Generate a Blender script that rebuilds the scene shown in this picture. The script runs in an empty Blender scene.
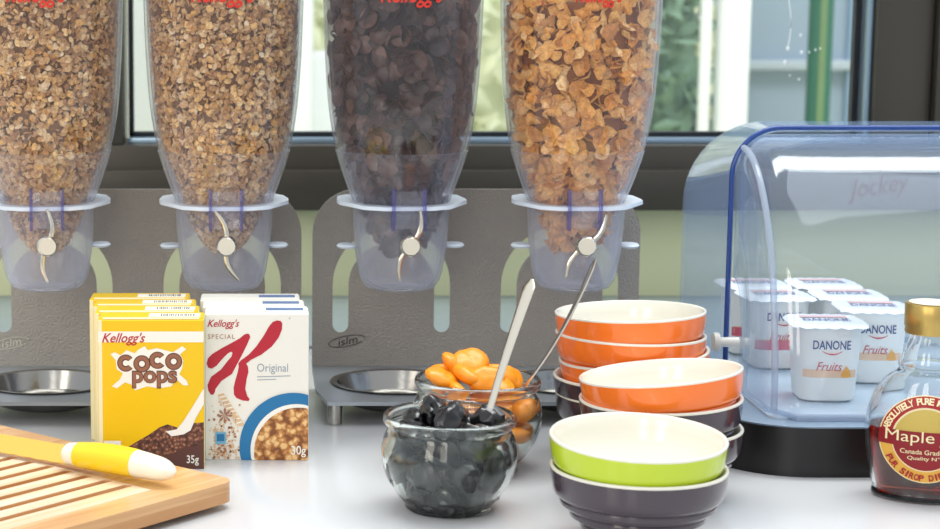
import bpy, bmesh, math, random
from math import sin, cos, pi, sqrt, radians
from mathutils import Vector, Matrix, Euler, geometry

sc = bpy.context.scene
COL = sc.collection

# ------------------------------------------------------------------ camera
cam_d = bpy.data.cameras.new('camera')
cam = bpy.data.objects.new('camera', cam_d); COL.objects.link(cam)
cam_d.sensor_width = 36.0
cam_d.lens = 1900 / 940 * 36
cam_d.shift_x = (470 - 250) / 940
cam_d.clip_start = 0.05
cam.location = (0, 0, 0.40)
cam.rotation_euler = (radians(90 - 8.24), 0, 0)
cam_d.dof.use_dof = True
cam_d.dof.focus_distance = 1.60
cam_d.dof.aperture_fstop = 11.0
sc.camera = cam

# ------------------------------------------------------------------ world, lights, exposure
vs = sc.view_settings
vs.view_transform = 'Standard'; vs.look = 'None'; vs.gamma = 1; vs.use_curve_mapping = False
vs.exposure = -0.16
sc.cycles.transparent_max_bounces = 40
sc.cycles.max_bounces = 14
sc.cycles.transmission_bounces = 12
sc.cycles.caustics_refractive = True
sc.cycles.sample_clamp_indirect = 6.0

w = bpy.data.worlds.new('world'); sc.world = w; w.use_nodes = True
nt = w.node_tree; nt.nodes.clear()
out = nt.nodes.new('ShaderNodeOutputWorld'); bg = nt.nodes.new('ShaderNodeBackground')
tc = nt.nodes.new('ShaderNodeTexCoord'); sp = nt.nodes.new('ShaderNodeSeparateXYZ')
mr = nt.nodes.new('ShaderNodeMapRange'); rp = nt.nodes.new('ShaderNodeValToRGB')
mr.inputs['From Min'].default_value = -1; mr.inputs['From Max'].default_value = 1
nt.links.new(tc.outputs['Generated'], sp.inputs[0]); nt.links.new(sp.outputs['Z'], mr.inputs['Value'])
nt.links.new(mr.outputs[0], rp.inputs[0]); nt.links.new(rp.outputs[0], bg.inputs[0]); nt.links.new(bg.outputs[0], out.inputs[0])
e = rp.color_ramp.elements
e[0].position = 0.30; e[0].color = (0.30, 0.29, 0.28, 1)
e[1].position = 1.0; e[1].color = (0.95, 0.98, 1.0, 1)
e2 = rp.color_ramp.elements.new(0.52); e2.color = (0.62, 0.67, 0.73, 1)
bg.inputs[1].default_value = 1.3

def area(name, loc, target, sx, sy, power, color):
    l = bpy.data.lights.new(name, 'AREA'); l.shape = 'RECTANGLE'; l.size = sx; l.size_y = sy
    l.energy = power; l.color = color
    o = bpy.data.objects.new(name, l); COL.objects.link(o); o.location = loc
    o.rotation_euler = (Vector(target) - Vector(loc)).to_track_quat('-Z', 'Y').to_euler()
    return o
area('room_window_light', (-1.7, -0.7, 1.15), (0.1, 1.7, 0.2), 0.7, 1.5, 19, (1.0, 0.91, 0.78))
area('room_window_light', (-0.6, -1.3, 1.15), (0.1, 1.7, 0.2), 0.55, 1.5, 13, (1.0, 0.95, 0.87))
area('ceiling_light', (0.9, 1.2, 2.2), (0.3, 1.7, 0.1), 1.2, 1.2, 12, (0.84, 0.92, 1.0))
area('outdoor_fill_light', (1.0, 2.9, 5.0), (1.0, 6.2, 0.0), 5.0, 2.0, 420, (0.97, 1.0, 0.98))  # added fill lamp, brightens only the outdoor objects

# ------------------------------------------------------------------ colour and material helpers
def lin(c):
    r = []
    for v in c:
        v /= 255
        r.append(v / 12.92 if v <= 0.04045 else ((v + 0.055) / 1.055) ** 2.4)
    return (*r, 1)

def mat(name, rgb, rough=0.5, metal=0.0, trans=0.0, ior=1.45, coat=0.0, spec=0.5, var=0.0, vscale=20, bump=0.0, bscale=60, sss=0.0):
    m = bpy.data.materials.new(name); m.use_nodes = True
    n = m.node_tree; b = n.nodes['Principled BSDF']
    c = lin(rgb)
    b.inputs['Base Color'].default_value = c
    b.inputs['Roughness'].default_value = rough; b.inputs['Metallic'].default_value = metal
    b.inputs['Transmission Weight'].default_value = trans; b.inputs['IOR'].default_value = ior
    b.inputs['Coat Weight'].default_value = coat; b.inputs['Coat Roughness'].default_value = 0.05
    b.inputs['Specular IOR Level'].default_value = spec
    if sss:
        b.inputs['Subsurface Weight'].default_value = sss
        b.inputs['Subsurface Radius'].default_value = (0.01, 0.005, 0.002)
        b.inputs['Subsurface Scale'].default_value = 1.0
    t = n.nodes.new('ShaderNodeTexCoord')
    if var or bump:
        if var:
            x = n.nodes.new('ShaderNodeTexNoise'); x.inputs['Scale'].default_value = vscale; x.inputs['Detail'].default_value = 4
            n.links.new(t.outputs['Object'], x.inputs['Vector'])
            mx = n.nodes.new('ShaderNodeMix'); mx.data_type = 'RGBA'
            mx.inputs['A'].default_value = (*[v * (1 - var) for v in c[:3]], 1)
            mx.inputs['B'].default_value = (*[min(1, v * (1 + var)) for v in c[:3]], 1)
            n.links.new(x.outputs['Fac'], mx.inputs['Factor']); n.links.new(mx.outputs['Result'], b.inputs['Base Color'])
        if bump:
            y = n.nodes.new('ShaderNodeTexNoise'); y.inputs['Scale'].default_value = bscale; y.inputs['Detail'].default_value = 3
            n.links.new(t.outputs['Object'], y.inputs['Vector'])
            bp = n.nodes.new('ShaderNodeBump'); bp.inputs['Strength'].default_value = bump; bp.inputs['Distance'].default_value = 0.002
            n.links.new(y.outputs['Fac'], bp.inputs['Height']); n.links.new(bp.outputs['Normal'], b.inputs['Normal'])
    return m

def clear(name, tint, milk=0.1, milk_rgb=(215, 222, 240), gloss=0.9, edge=0.35, rough=0.06):
    """clear plastic sheet: lets light straight through, tinted, with fresnel gloss and a little milkiness that grows where the wall is seen edge on"""
    m = bpy.data.materials.new(name); m.use_nodes = True; n = m.node_tree; n.nodes.clear()
    o = n.nodes.new('ShaderNodeOutputMaterial')
    tr = n.nodes.new('ShaderNodeBsdfTransparent'); tr.inputs[0].default_value = lin(tint)
    df = n.nodes.new('ShaderNodeBsdfDiffuse'); df.inputs[0].default_value = lin(milk_rgb)
    tl = n.nodes.new('ShaderNodeBsdfTranslucent'); tl.inputs[0].default_value = lin(milk_rgb)
    gl = n.nodes.new('ShaderNodeBsdfGlossy'); gl.inputs['Roughness'].default_value = rough
    half = n.nodes.new('ShaderNodeMixShader'); half.inputs[0].default_value = 0.5
    n.links.new(df.outputs[0], half.inputs[1]); n.links.new(tl.outputs[0], half.inputs[2])
    lw = n.nodes.new('ShaderNodeLayerWeight'); lw.inputs['Blend'].default_value = 0.5
    def powmul(p_, k_, c_):
        pw = n.nodes.new('ShaderNodeMath'); pw.operation = 'POWER'; pw.inputs[1].default_value = p_
        n.links.new(lw.outputs['Facing'], pw.inputs[0])
        q = n.nodes.new('ShaderNodeMath'); q.operation = 'MULTIPLY_ADD'; q.inputs[1].default_value = k_; q.inputs[2].default_value = c_
        n.links.new(pw.outputs[0], q.inputs[0]); return q
    ml = powmul(2.2, edge, milk)
    m1 = n.nodes.new('ShaderNodeMixShader'); n.links.new(ml.outputs[0], m1.inputs[0])
    n.links.new(tr.outputs[0], m1.inputs[1]); n.links.new(half.outputs[0], m1.inputs[2])
    mg = powmul(4.0, 0.55 * gloss, 0.045 * gloss)
    m2 = n.nodes.new('ShaderNodeMixShader'); n.links.new(mg.outputs[0], m2.inputs[0])
    n.links.new(m1.outputs[0], m2.inputs[1]); n.links.new(gl.outputs[0], m2.inputs[2])
    n.links.new(m2.outputs[0], o.inputs[0])
    return m

def random_mat(name, stops, source='island', rough=0.55, coat=0.0, bump=0.3, bscale=300, sss=0.0):
    """each flake its own colour picked from stops"""
    m = bpy.data.materials.new(name); m.use_nodes = True; n = m.node_tree; b = n.nodes['Principled BSDF']
    b.inputs['Roughness'].default_value = rough; b.inputs['Coat Weight'].default_value = coat
    if source == 'island':
        g = n.nodes.new('ShaderNodeNewGeometry'); s = g.outputs['Random Per Island']
    else:
        g = n.nodes.new('ShaderNodeObjectInfo'); s = g.outputs['Random']
    r = n.nodes.new('ShaderNodeValToRGB'); n.links.new(s, r.inputs[0])
    el = r.color_ramp.elements
    while len(el) < len(stops): el.new(0.5)
    for k, c in enumerate(stops):
        el[k].position = k / (len(stops) - 1); el[k].color = lin(c)
    t = n.nodes.new('ShaderNodeTexCoord')
    x = n.nodes.new('ShaderNodeTexNoise'); x.inputs['Scale'].default_value = bscale; x.inputs['Detail'].default_value = 3
    n.links.new(t.outputs['Object'], x.inputs['Vector'])
    hs = n.nodes.new('ShaderNodeHueSaturation'); mp = n.nodes.new('ShaderNodeMapRange')
    mp.inputs['To Min'].default_value = 0.72; mp.inputs['To Max'].default_value = 1.28
    mp.inputs['From Min'].default_value = 0.3; mp.inputs['From Max'].default_value = 0.7
    n.links.new(x.outputs['Fac'], mp.inputs['Value']); n.links.new(mp.outputs[0], hs.inputs['Value'])
    n.links.new(r.outputs[0], hs.inputs['Color']); n.links.new(hs.outputs[0], b.inputs['Base Color'])
    bp = n.nodes.new('ShaderNodeBump'); bp.inputs['Strength'].default_value = bump; bp.inputs['Distance'].default_value = 0.001
    n.links.new(x.outputs['Fac'], bp.inputs['Height']); n.links.new(bp.outputs['Normal'], b.inputs['Normal'])
    if sss:
        b.inputs['Subsurface Weight'].default_value = sss; b.inputs['Subsurface Radius'].default_value = (0.006, 0.003, 0.001); b.inputs['Subsurface Scale'].default_value = 1
    return m

def cell_mat(name, stops, scale, rough=0.6):
    """printed picture of loose cereal: voronoi cells"""
    m = bpy.data.materials.new(name); m.use_nodes = True; n = m.node_tree; b = n.nodes['Principled BSDF']
    b.inputs['Roughness'].default_value = rough
    t = n.nodes.new('ShaderNodeTexCoord'); v = n.nodes.new('ShaderNodeTexVoronoi'); v.inputs['Scale'].default_value = scale
    nz = n.nodes.new('ShaderNodeTexNoise'); nz.inputs['Scale'].default_value = scale * 1.3
    n.links.new(t.outputs['Object'], nz.inputs['Vector'])
    va_ = n.nodes.new('ShaderNodeVectorMath'); va_.operation = 'MULTIPLY_ADD'; k_ = 1.1 / scale
    va_.inputs[1].default_value = (k_, k_, k_)
    n.links.new(nz.outputs['Color'], va_.inputs[0]); n.links.new(t.outputs['Object'], va_.inputs[2]); n.links.new(va_.outputs[0], v.inputs['Vector'])
    r = n.nodes.new('ShaderNodeValToRGB'); el = r.color_ramp.elements
    while len(el) < len(stops): el.new(0.5)
    for k, c in enumerate(stops):
        el[k].position = 0.75 * k / (len(stops) - 1); el[k].color = lin(c)
    n.links.new(v.outputs['Distance'], r.inputs[0]); n.links.new(r.outputs[0], b.inputs['Base Color'])
    return m

# ------------------------------------------------------------------ mesh helpers
class MB:
    def __init__(s): s.v = []; s.f = []; s.m = []
    def add(s, verts, faces, mi=0, xf=None):
        o = len(s.v)
        s.v += [tuple(xf @ Vector(p)) if xf is not None else tuple(p) for p in verts]
        s.f += [tuple(i + o for i in f) for f in faces]; s.m += [mi] * len(faces)
        return s
    def join(s, other, mi=None, xf=None):
        o = len(s.v)
        s.v += [tuple(xf @ Vector(p)) if xf is not None else p for p in other.v]
        s.f += [tuple(i + o for i in f) for f in other.f]; s.m += [mi if mi is not None else k for k in other.m]
        return s
    def mesh(s, name, mats, smooth=35, weld=True):
        me = bpy.data.meshes.new(name); me.from_pydata(s.v, [], s.f)
        for mm in (mats if isinstance(mats, (list, tuple)) else [mats]): me.materials.append(mm)
        me.polygons.foreach_set('material_index', s.m)
        if weld:
            b = bmesh.new(); b.from_mesh(me)
            bmesh.ops.remove_doubles(b, verts=b.verts, dist=1e-6)
            bmesh.ops.recalc_face_normals(b, faces=b.faces)
            b.to_mesh(me); b.free()
        if smooth:
            me.polygons.foreach_set('use_smooth', [True] * len(me.polygons))
            me.set_sharp_from_angle(angle=radians(smooth))
        me.update(); return me
    def build(s, name, mats, parent=None, smooth=35, loc=(0, 0, 0), rot=(0, 0, 0), weld=True):
        o = bpy.data.objects.new(name, s.mesh(name, mats, smooth, weld)); COL.objects.link(o)
        o.parent = parent; o.location = loc; o.rotation_euler = rot
        return o

def lathe(prof, seg=48, c=(0, 0), sy=1.0, a0=0.0):
    b = MB(); vs_ = []; n = len(prof)
    for k in range(seg):
        a = 2 * pi * k / seg + a0
        for r, z in prof: vs_.append((c[0] + r * cos(a), c[1] + r * sin(a) * sy, z))
    fs = []
    for k in range(seg):
        q = (k + 1) % seg
        for i in range(n - 1):
            f = [k * n + i, q * n + i, q * n + i + 1, k * n + i + 1]
            if prof[i][0] < 1e-7: f = [k * n + i, q * n + i + 1, k * n + i + 1]
            elif prof[i + 1][0] < 1e-7: f = [k * n + i, q * n + i, k * n + i + 1]
            fs.append(f)
    return b.add(vs_, fs)

def smooth_prof(pts, sub=4):
    r = []
    n = len(pts)
    for i in range(n - 1):
        p0 = pts[max(0, i - 1)]; p1 = pts[i]; p2 = pts[i + 1]; p3 = pts[min(n - 1, i + 2)]
        for k in range(sub):
            t = k / sub
            r.append(tuple(0.5 * (2 * p1[j] + (p2[j] - p0[j]) * t + (2 * p0[j] - 5 * p1[j] + 4 * p2[j] - p3[j]) * t * t + (3 * p1[j] - p0[j] - 3 * p2[j] + p3[j]) * t ** 3) for j in range(len(p1))))
    r.append(tuple(pts[-1])); return r

def box(x0, x1, y0, y1, z0, z1, bev=0.0, seg=2):
    b = bmesh.new(); bmesh.ops.create_cube(b, size=1)
    for v in b.verts: v.co = Vector(((x0 + x1) / 2 + v.co.x * (x1 - x0), (y0 + y1) / 2 + v.co.y * (y1 - y0), (z0 + z1) / 2 + v.co.z * (z1 - z0)))
    if bev: bmesh.ops.bevel(b, geom=list(b.edges), offset=bev, segments=seg, profile=0.5, affect='EDGES')
    b.verts.index_update(); r = MB().add([v.co[:] for v in b.verts], [[v.index for v in f.verts] for f in b.faces]); b.free(); return r

def tube(path, rad, seg=10, flat=None, caps=True, up=Vector((0, 0, 1)), close=False):
    """sweep an ellipse (rad, or rad along 'side' and flat along the normal) along path"""
    P = [Vector(p) for p in path]; n = len(P); vs_ = []
    for i, p in enumerate(P):
        if close: t = P[(i + 1) % n] - P[i - 1]
        else: t = P[min(i + 1, n - 1)] - P[max(i - 1, 0)]
        t.normalize()
        s = t.cross(up)
        if s.length < 1e-4: s = t.cross(Vector((0, 1, 0)))
        s.normalize(); u = s.cross(t)
        r = rad[i] if isinstance(rad, (list, tuple)) else rad
        f = (flat[i] if isinstance(flat, (list, tuple)) else flat) if flat is not None else r
        for k in range(seg):
            a = 2 * pi * k / seg; vs_.append(p + s * r * cos(a) + u * f * sin(a))
    fs = []
    for i in range(n if close else n - 1):
        j = (i + 1) % n
        for k in range(seg): fs.append((i * seg + k, i * seg + (k + 1) % seg, j * seg + (k + 1) % seg, j * seg + k))
    if caps and not close: fs.append(tuple(range(seg))); fs.append(tuple((n - 1) * seg + k for k in range(seg)))
    return MB().add(vs_, fs)

def rrect(x0, x1, y0, y1, r, seg=8, rs=None):
    """rounded rectangle outline, counter-clockwise from bottom right; rs = radii br, tr, tl, bl"""
    rs = rs or (r, r, r, r); p = []
    for (cx, cy, a), q in zip(((x1, y0, -90), (x1, y1, 0), (x0, y1, 90), (x0, y0, 180)), rs):
        sx = -1 if cx == x1 else 1; sy = -1 if cy == y1 else 1
        if q < 1e-6: p.append((cx, cy)); continue
        for k in range(seg + 1):
            t = radians(a + 90 * k / seg); p.append((cx + sx * q + q * cos(t), cy + sy * q + q * sin(t)))
    return p

def plate(outline, holes, t, plane='XY', off=0.0):
    """slab with holes. plane XY: thickness along z from off to off+t; plane XZ: along y"""
    loops = [list(outline)] + [list(h) for h in holes]
    tri = geometry.tessellate_polygon([[Vector((p[0], p[1], 0)) for p in l] for l in loops])
    flatp = [p for l in loops for p in l]; n = len(flatp)
    def m(p, d): return (p[0], p[1], off + d) if plane == 'XY' else (p[0], off + d, p[1])
    vs_ = [m(p, 0) for p in flatp] + [m(p, t) for p in flatp]
    fs = [tuple(f) for f in tri] + [tuple(i + n for i in reversed(f)) for f in tri]
    o = 0
    for l in loops:
        for i in range(len(l)):
            j = (i + 1) % len(l); fs.append((o + i, o + j, o + j + n, o + i + n))
        o += len(l)
    return MB().add(vs_, fs)

_tcache = {}
def text(s, bold=0.0, shear=0.0, sp=1.0):
    key = (s, bold, shear, sp)
    if key not in _tcache:
        cu = bpy.data.curves.new('t', 'FONT'); cu.body = s; cu.size = 1; cu.offset = bold; cu.shear = shear; cu.space_character = sp
        cu.resolution_u = 3
        o = bpy.data.objects.new('t', cu); COL.objects.link(o)
        dg = bpy.context.evaluated_depsgraph_get(); dg.update()
        me = o.evaluated_get(dg).to_mesh()
        _tcache[key] = ([tuple(v.co) for v in me.vertices], [tuple(p.vertices) for p in me.polygons])
        o.evaluated_get(dg).to_mesh_clear(); bpy.data.objects.remove(o); bpy.data.curves.remove(cu)
    return _tcache[key]

def text_fit(s, x0, x1, y0, y1, bold=0.0, shear=0.0, sp=1.0):
    """2D text stretched to the box; returns (verts2d, faces)"""
    v, f = text(s, bold, shear, sp)
    if not v: return [], []
    ax = min(p[0] for p in v); bx = max(p[0] for p in v); ay = min(p[1] for p in v); by = max(p[1] for p in v)
    return [(x0 + (p[0] - ax) / (bx - ax) * (x1 - x0), y0 + (p[1] - ay) / (by - ay) * (y1 - y0)) for p in v], f

def poly_tri(pts):
    return [tuple(t) for t in geometry.tessellate_polygon([[Vector((p[0], p[1], 0)) for p in pts]])]

def empty(name, loc=(0, 0, 0), rz=0.0, label=None, cat=None, group=None, kind=None, rot=None):
    o = bpy.data.objects.new(name, None); COL.objects.link(o); o.empty_display_size = 0.02
    o.location = loc; o.rotation_euler = rot if rot else (0, 0, rz)
    return tag(o, label, cat, group, kind)
def tag(o, label=None, cat=None, group=None, kind=None):
    if label: o['label'] = label
    if cat: o['category'] = cat
    if group: o['group'] = group
    if kind: o['kind'] = kind
    return o
def dup(root, loc=None, rot=None, label=None):
    def cp(o, parent):
        kids = [k for k in bpy.data.objects if k.parent == o]
        c = o.copy(); COL.objects.link(c)
        if parent: c.parent = parent
        for k in kids: cp(k, c)
        return c
    c = cp(root, None)
    if loc is not None: c.location = loc
    if rot is not None: c.rotation_euler = rot
    if label: c['label'] = label
    return c

R = random.Random(7)

# ------------------------------------------------------------------ setting
M_counter = mat('counter_laminate', (200, 201, 203), 0.24, var=0.03, vscale=3, coat=0.15)
M_wall = mat('olive_wall', (212, 213, 172), 0.55, var=0.06, vscale=6)
M_backshade = mat('back_shade_grey', (142, 154, 154), 0.4)  # shade at the back of the counter, put into a grey colour
M_frame = mat('bronze_window_frame', (70, 65, 57), 0.35, metal=0.3, bump=0.05, bscale=200)
M_framelight = mat('bead_highlight', (150, 172, 190), 0.3, metal=0.6)  # bluish highlight along the frame, put into the bead colour
M_gasket = mat('gasket', (18, 22, 28), 0.5)

ct = MB().join(box(-1.6, 2.2, 0.75, 2.45, -0.04, 0.0, 0.004)).build('countertop', M_counter)
tag(ct, 'long white laminate buffet counter under the window', 'counter')

wall = MB().join(box(-1.6, 2.2, 2.452, 2.60, -0.95, 0.119))
wall.build('wall_back', M_wall, smooth=0)['kind'] = 'structure'
tr = MB().join(box(-1.6, 2.2, 2.10, 2.4515, 0.0003, 0.004, 0.001)).build('shade_strip_1', M_backshade); tr['kind'] = 'structure'  # thin strip added over the counter's back to darken it
fl_ = MB().join(box(-3, 4, -2.5, 2.6, -0.95, -0.92)).build('floor', mat('grey_floor_tiles', (168, 164, 158), 0.4, var=0.06), smooth=0); fl_['kind'] = 'structure'
wu = MB().join(box(-1.6, 2.2, 2.452, 2.60, 1.6, 2.0)).build('wall_upper', M_wall, smooth=0); wu['kind'] = 'structure'

win = empty('window_1', (0, 2.45, 0.119), kind='structure')
fr = MB()
fr.join(box(-1.6, 2.2, -0.015, 0.10, 0.0, 0.083, 0.002))          # bottom rail
fr.join(box(-1.6, 2.2, -0.028, 0.0, 0.0, 0.052, 0.002))           # lower cover profile
fr.join(box(-1.6, 2.2, 0.0, 0.10, 1.40, 1.48, 0.002))
fr.join(box(0.800, 0.872, -0.010, 0.046, 0.083, 1.40, 0.002))      # right mullion, two profiles
fr.join(box(0.874, 1.05, -0.022, 0.10, 0.083, 1.40, 0.002))
fr.join(box(-0.30, -0.163, -0.012, 0.10, 0.083, 1.40, 0.002))     # left mullion
fr.build('window_frame', M_frame, win)
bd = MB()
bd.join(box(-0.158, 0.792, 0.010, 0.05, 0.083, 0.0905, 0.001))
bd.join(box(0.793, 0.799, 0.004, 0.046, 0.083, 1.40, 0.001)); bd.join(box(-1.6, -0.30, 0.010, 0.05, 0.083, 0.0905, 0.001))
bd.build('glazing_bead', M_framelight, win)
gk = MB().join(box(-0.158, 0.792, 0.030, 0.05, 0.0905, 0.0965)).join(box(0.784, 0.792, 0.030, 0.044, 0.0905, 1.40)).join(box(-0.158, -0.152, 0.030, 0.05, 0.0905, 1.40))
gk.build('gasket', M_gasket, win)
M_pane = clear('window_glass', (250, 252, 252), 0.015, gloss=0.6, edge=0.0, rough=0.02)
MB().join(box(-0.152, 0.784, 0.038, 0.044, 0.0905, 1.40)).build('pane', M_pane, win, smooth=0)
dr = MB(); rr = random.Random(3)
for (x, z, s) in ((0.700, 0.205, 1.5), (0.716, 0.222, 1), (0.718, 0.200, 1.2), (0.697, 0.187, 1.4), (0.716, 0.165, 0.8), (0.736, 0.203, 0.8), (0.742, 0.205, 0.7), (0.704, 0.17, 0.7), (0.728, 0.20, 0.7)):
    dr.join(lathe([(0, -1), (0.7, -0.7), (1, 0), (0.7, 0.7), (0, 1)], 8), xf=Matrix.Translation((x, 0.0375, z)) @ Matrix.Diagonal((0.0016 * s, 0.0006, 0.0022 * s, 1)))
pth = [(0.700 + 0.003 * sin(k * 0.7), 0.0376, 0.207 + 0.012 * k) for k in range(9)]
dr.join(tube(pth, 0.0006, 6))
dr.build('dried_drips', mat('water_marks', (245, 248, 250), 0.3), win)

# ------------------------------------------------------------------ outside
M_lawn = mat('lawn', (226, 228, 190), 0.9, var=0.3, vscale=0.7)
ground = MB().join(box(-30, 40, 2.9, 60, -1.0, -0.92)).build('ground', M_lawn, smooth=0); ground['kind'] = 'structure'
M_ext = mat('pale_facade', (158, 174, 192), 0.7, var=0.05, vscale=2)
M_white = mat('white_paint', (245, 246, 246), 0.6)
M_leaf = mat('hedge_leaves', (120, 146, 122), 0.7, var=0.5, vscale=9)
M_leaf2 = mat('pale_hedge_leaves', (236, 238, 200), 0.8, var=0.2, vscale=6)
def bush(name, c, sz, n, ls, m, label, cat='bush', seed=1):
    r = random.Random(seed); b = MB()
    core = lathe([(0, -1), (0.7, -0.75), (0.95, 0), (0.7, 0.75), (0, 1)], 16)
    b.join(core, xf=Matrix.Diagonal((sz[0] * 0.86, sz[1] * 0.86, sz[2] * 0.88, 1)))
    for k in range(n):
        d = Vector((r.gauss(0, 1), r.gauss(0, 1), r.gauss(0, 1))).normalized() * r.uniform(0.85, 1.0)
        p = Vector((d.x * sz[0], d.y * sz[1], d.z * sz[2]))
        q = Euler((r.uniform(0, 6), r.uniform(0, 6), r.uniform(0, 6))).to_matrix().to_4x4()
        b.add([(0, -ls, 0), (ls * .45, 0, ls * .1), (0, ls, 0), (-ls * .45, 0, ls * .1), (0, 0, -ls * .12)], [(0, 1, 4), (1, 2, 4), (2, 3, 4), (3, 0, 4), (0, 3, 2, 1)], xf=Matrix.Translation(p) @ q)
    o = b.build(name, m, loc=c, weld=False, smooth=0); return tag(o, label, cat)
bush('green_bush', (1.16, 5.6, 0.10), (0.17, 0.35, 1.05), 1300, 0.045, M_leaf, 'dark green bush outside the window beside the white posts', 'bush', 2)
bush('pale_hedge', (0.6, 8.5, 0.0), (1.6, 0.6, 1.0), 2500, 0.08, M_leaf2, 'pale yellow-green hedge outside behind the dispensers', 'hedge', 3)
po = MB().join(box(-0.036, 0.036, -0.04, 0.04, -1.0, 1.6, 0.004)).build('white_post', M_white, loc=(1.262, 5.0, 0)); tag(po, 'wide white post outside the window', 'post')
po = MB().join(box(-0.012, 0.012, -0.02, 0.02, -1.0, 1.6, 0.003)).build('white_post', M_white, loc=(1.196, 5.02, 0)); tag(po, 'thin white post outside, just left of the wide white one', 'post')
fa = empty('outbuilding', (2.17, 6.0, -0.95), label='pale grey-blue building wall outside the right half of the window', cat='building')
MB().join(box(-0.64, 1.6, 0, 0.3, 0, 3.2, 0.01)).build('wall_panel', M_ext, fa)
MB().join(box(-0.62, 1.58, -0.04, -0.001, 1.10, 1.13, 0.003)).build('ledge', mat('ledge_paint', (184, 194, 204), 0.6), fa)
MB().join(box(-0.30, -0.22, -0.03, -0.001, 0.01, 3.1, 0.004)).build('blue_strip', mat('blue_strip', (150, 176, 204), 0.6), fa)
gp = empty('green_pole', (1.61, 5.4, -0.95), label='green painted pole with a yellowish face outside the window', cat='pole')
MB().join(lathe([(0, 0), (0.034, 0), (0.034, 3.2), (0, 3.2)], 20)).build('shaft', mat('green_paint', (40, 108, 84), 0.5), gp)
MB().join(box(-0.012, 0.006, -0.037, -0.030, 0.6, 3.0)).build('yellow_strip', mat('yellow_strip', (112, 140, 92), 0.6, var=0.4, vscale=8), gp)
cu = MB().join(box(-0.10, 0.14, 0, 0.03, -1.0, 1.5, 0.01)).build('white_shutter', M_white, loc=(-0.27, 3.4, 0)); tag(cu, 'white shutter panel outside beside the left mullion', 'shutter')
lw_ = MB().join(box(-0.9, 0.45, 0, 0.4, -0.95, 0.16, 0.02)).build('white_garden_wall', M_white, loc=(0.35, 7.4, 0), rot=(0, radians(-6), 0)); tag(lw_, 'low sloping white garden wall outside between dispensers', 'garden wall')
wb = MB().join(box(-0.2, 0.12, 0, 0.3, -0.95, 1.6, 0.02)).build('white_pillar', M_white, loc=(0.11, 6.9, 0)); tag(wb, 'white pillar outside behind the chocolate cereal dispenser', 'pillar')

# ------------------------------------------------------------------ dispenser stands
def metal_mat(name, rgb, rough=0.38):
    m = mat(name, rgb, rough, metal=0.40, bump=0.75, bscale=520); return m
M_panel = metal_mat('hammered_grey_metal', (164, 158, 150))
M_platform = mat('satin_grey_platform', (168, 175, 181), 0.32, metal=0.6)
M_foot = mat('brushed_steel', (190, 188, 182), 0.25, metal=1.0)
M_darkmark = mat('dark_print', (62, 60, 58), 0.5)
M_lightmark = mat('pale_print', (208, 206, 190), 0.5)
def u_slot(cx, zc=0.106, zb=0.066, ro=0.0590, ri=0.0430):
    w_ = (ro - ri) / 2; p = []
    for k in range(25): a = pi * k / 24; p.append((cx + ro * cos(a), zc + ro * sin(a)))
    for k in range(9): a = pi + pi * k / 8; p.append((cx - (ro + ri) / 2 + w_ * cos(a), zb + w_ * sin(a)))
    for k in range(25): a = pi - pi * k / 24; p.append((cx + ri * cos(a), zc + ri * sin(a)))
    for k in range(9): a = pi + pi * k / 8; p.append((cx + (ro + ri) / 2 + w_ * cos(a), zb + w_ * sin(a)))
    return p
def stand(x, label, mark):
    t = empty('dispenser_stand', (x, 1.885, 0), label=label, cat='dispenser stand', group='metal stands under the cereal dispensers')
    hx = 0.0845
    plate(rrect(-0.164, 0.164, 0.0235, 0.203, 0, 10, (0, 0.045, 0.045, 0)), [u_slot(-hx), u_slot(hx)], 0.0025, 'XZ', 0.0).build('back_panel', M_panel, t)
    hole = lambda c: [(c + 0.0600 * cos(2 * pi * k / 40), -0.082 + 0.0560 * sin(2 * pi * k / 40)) for k in range(40)]
    ol = [(0.155, -0.170), (0.164, -0.115), (0.164, 0.0), (-0.164, 0.0), (-0.164, -0.115), (-0.155, -0.170)]
    plate(ol, [hole(-hx), hole(hx)], 0.0035, 'XY', 0.0200).build('platform', M_platform, t)
    for sx in (-1, 1):
        for y in (-0.157, -0.012):
            lathe([(0, 0), (0.0066, 0), (0.0072, 0.0008), (0.0072, 0.02), (0, 0.02)], 20).build('foot', M_foot, t, loc=(sx * 0.148, y, 0))
    e_ = MB(); th = radians(11)
    pts = []
    for k in range(44):
        a = radians(-10) + 2 * pi * k / 43 * 0.93; ex = 0.0185 * cos(a); ez = 0.0052 * sin(a)
        pts.append((ex * cos(th) - ez * sin(th), -0.0006, ex * sin(th) + ez * cos(th)))
    e_.join(tube(pts, 0.0004, 5))
    v, f = text_fit('islm', -0.009, 0.011, -0.0035, 0.004, 0.0, 0.2)
    e_.add([(p[0] * cos(th) - p[1] * sin(th), -0.0006, p[0] * sin(th) + p[1] * cos(th)) for p in v], f)
    ex_, ez_ = (-0.129, 0.049) if mark is M_darkmark else (-0.129, 0.047)
    e_.build('maker_mark', mark, t, loc=(ex_, 0, ez_))
    return t
stand(0.2265, 'hammered grey metal stand behind the bowls carrying the chocolate and cornflake dispensers', M_darkmark)
s1 = stand(-0.1125, 'hammered grey metal stand behind the cereal boxes carrying the two oat flake dispensers', M_lightmark)

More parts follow.
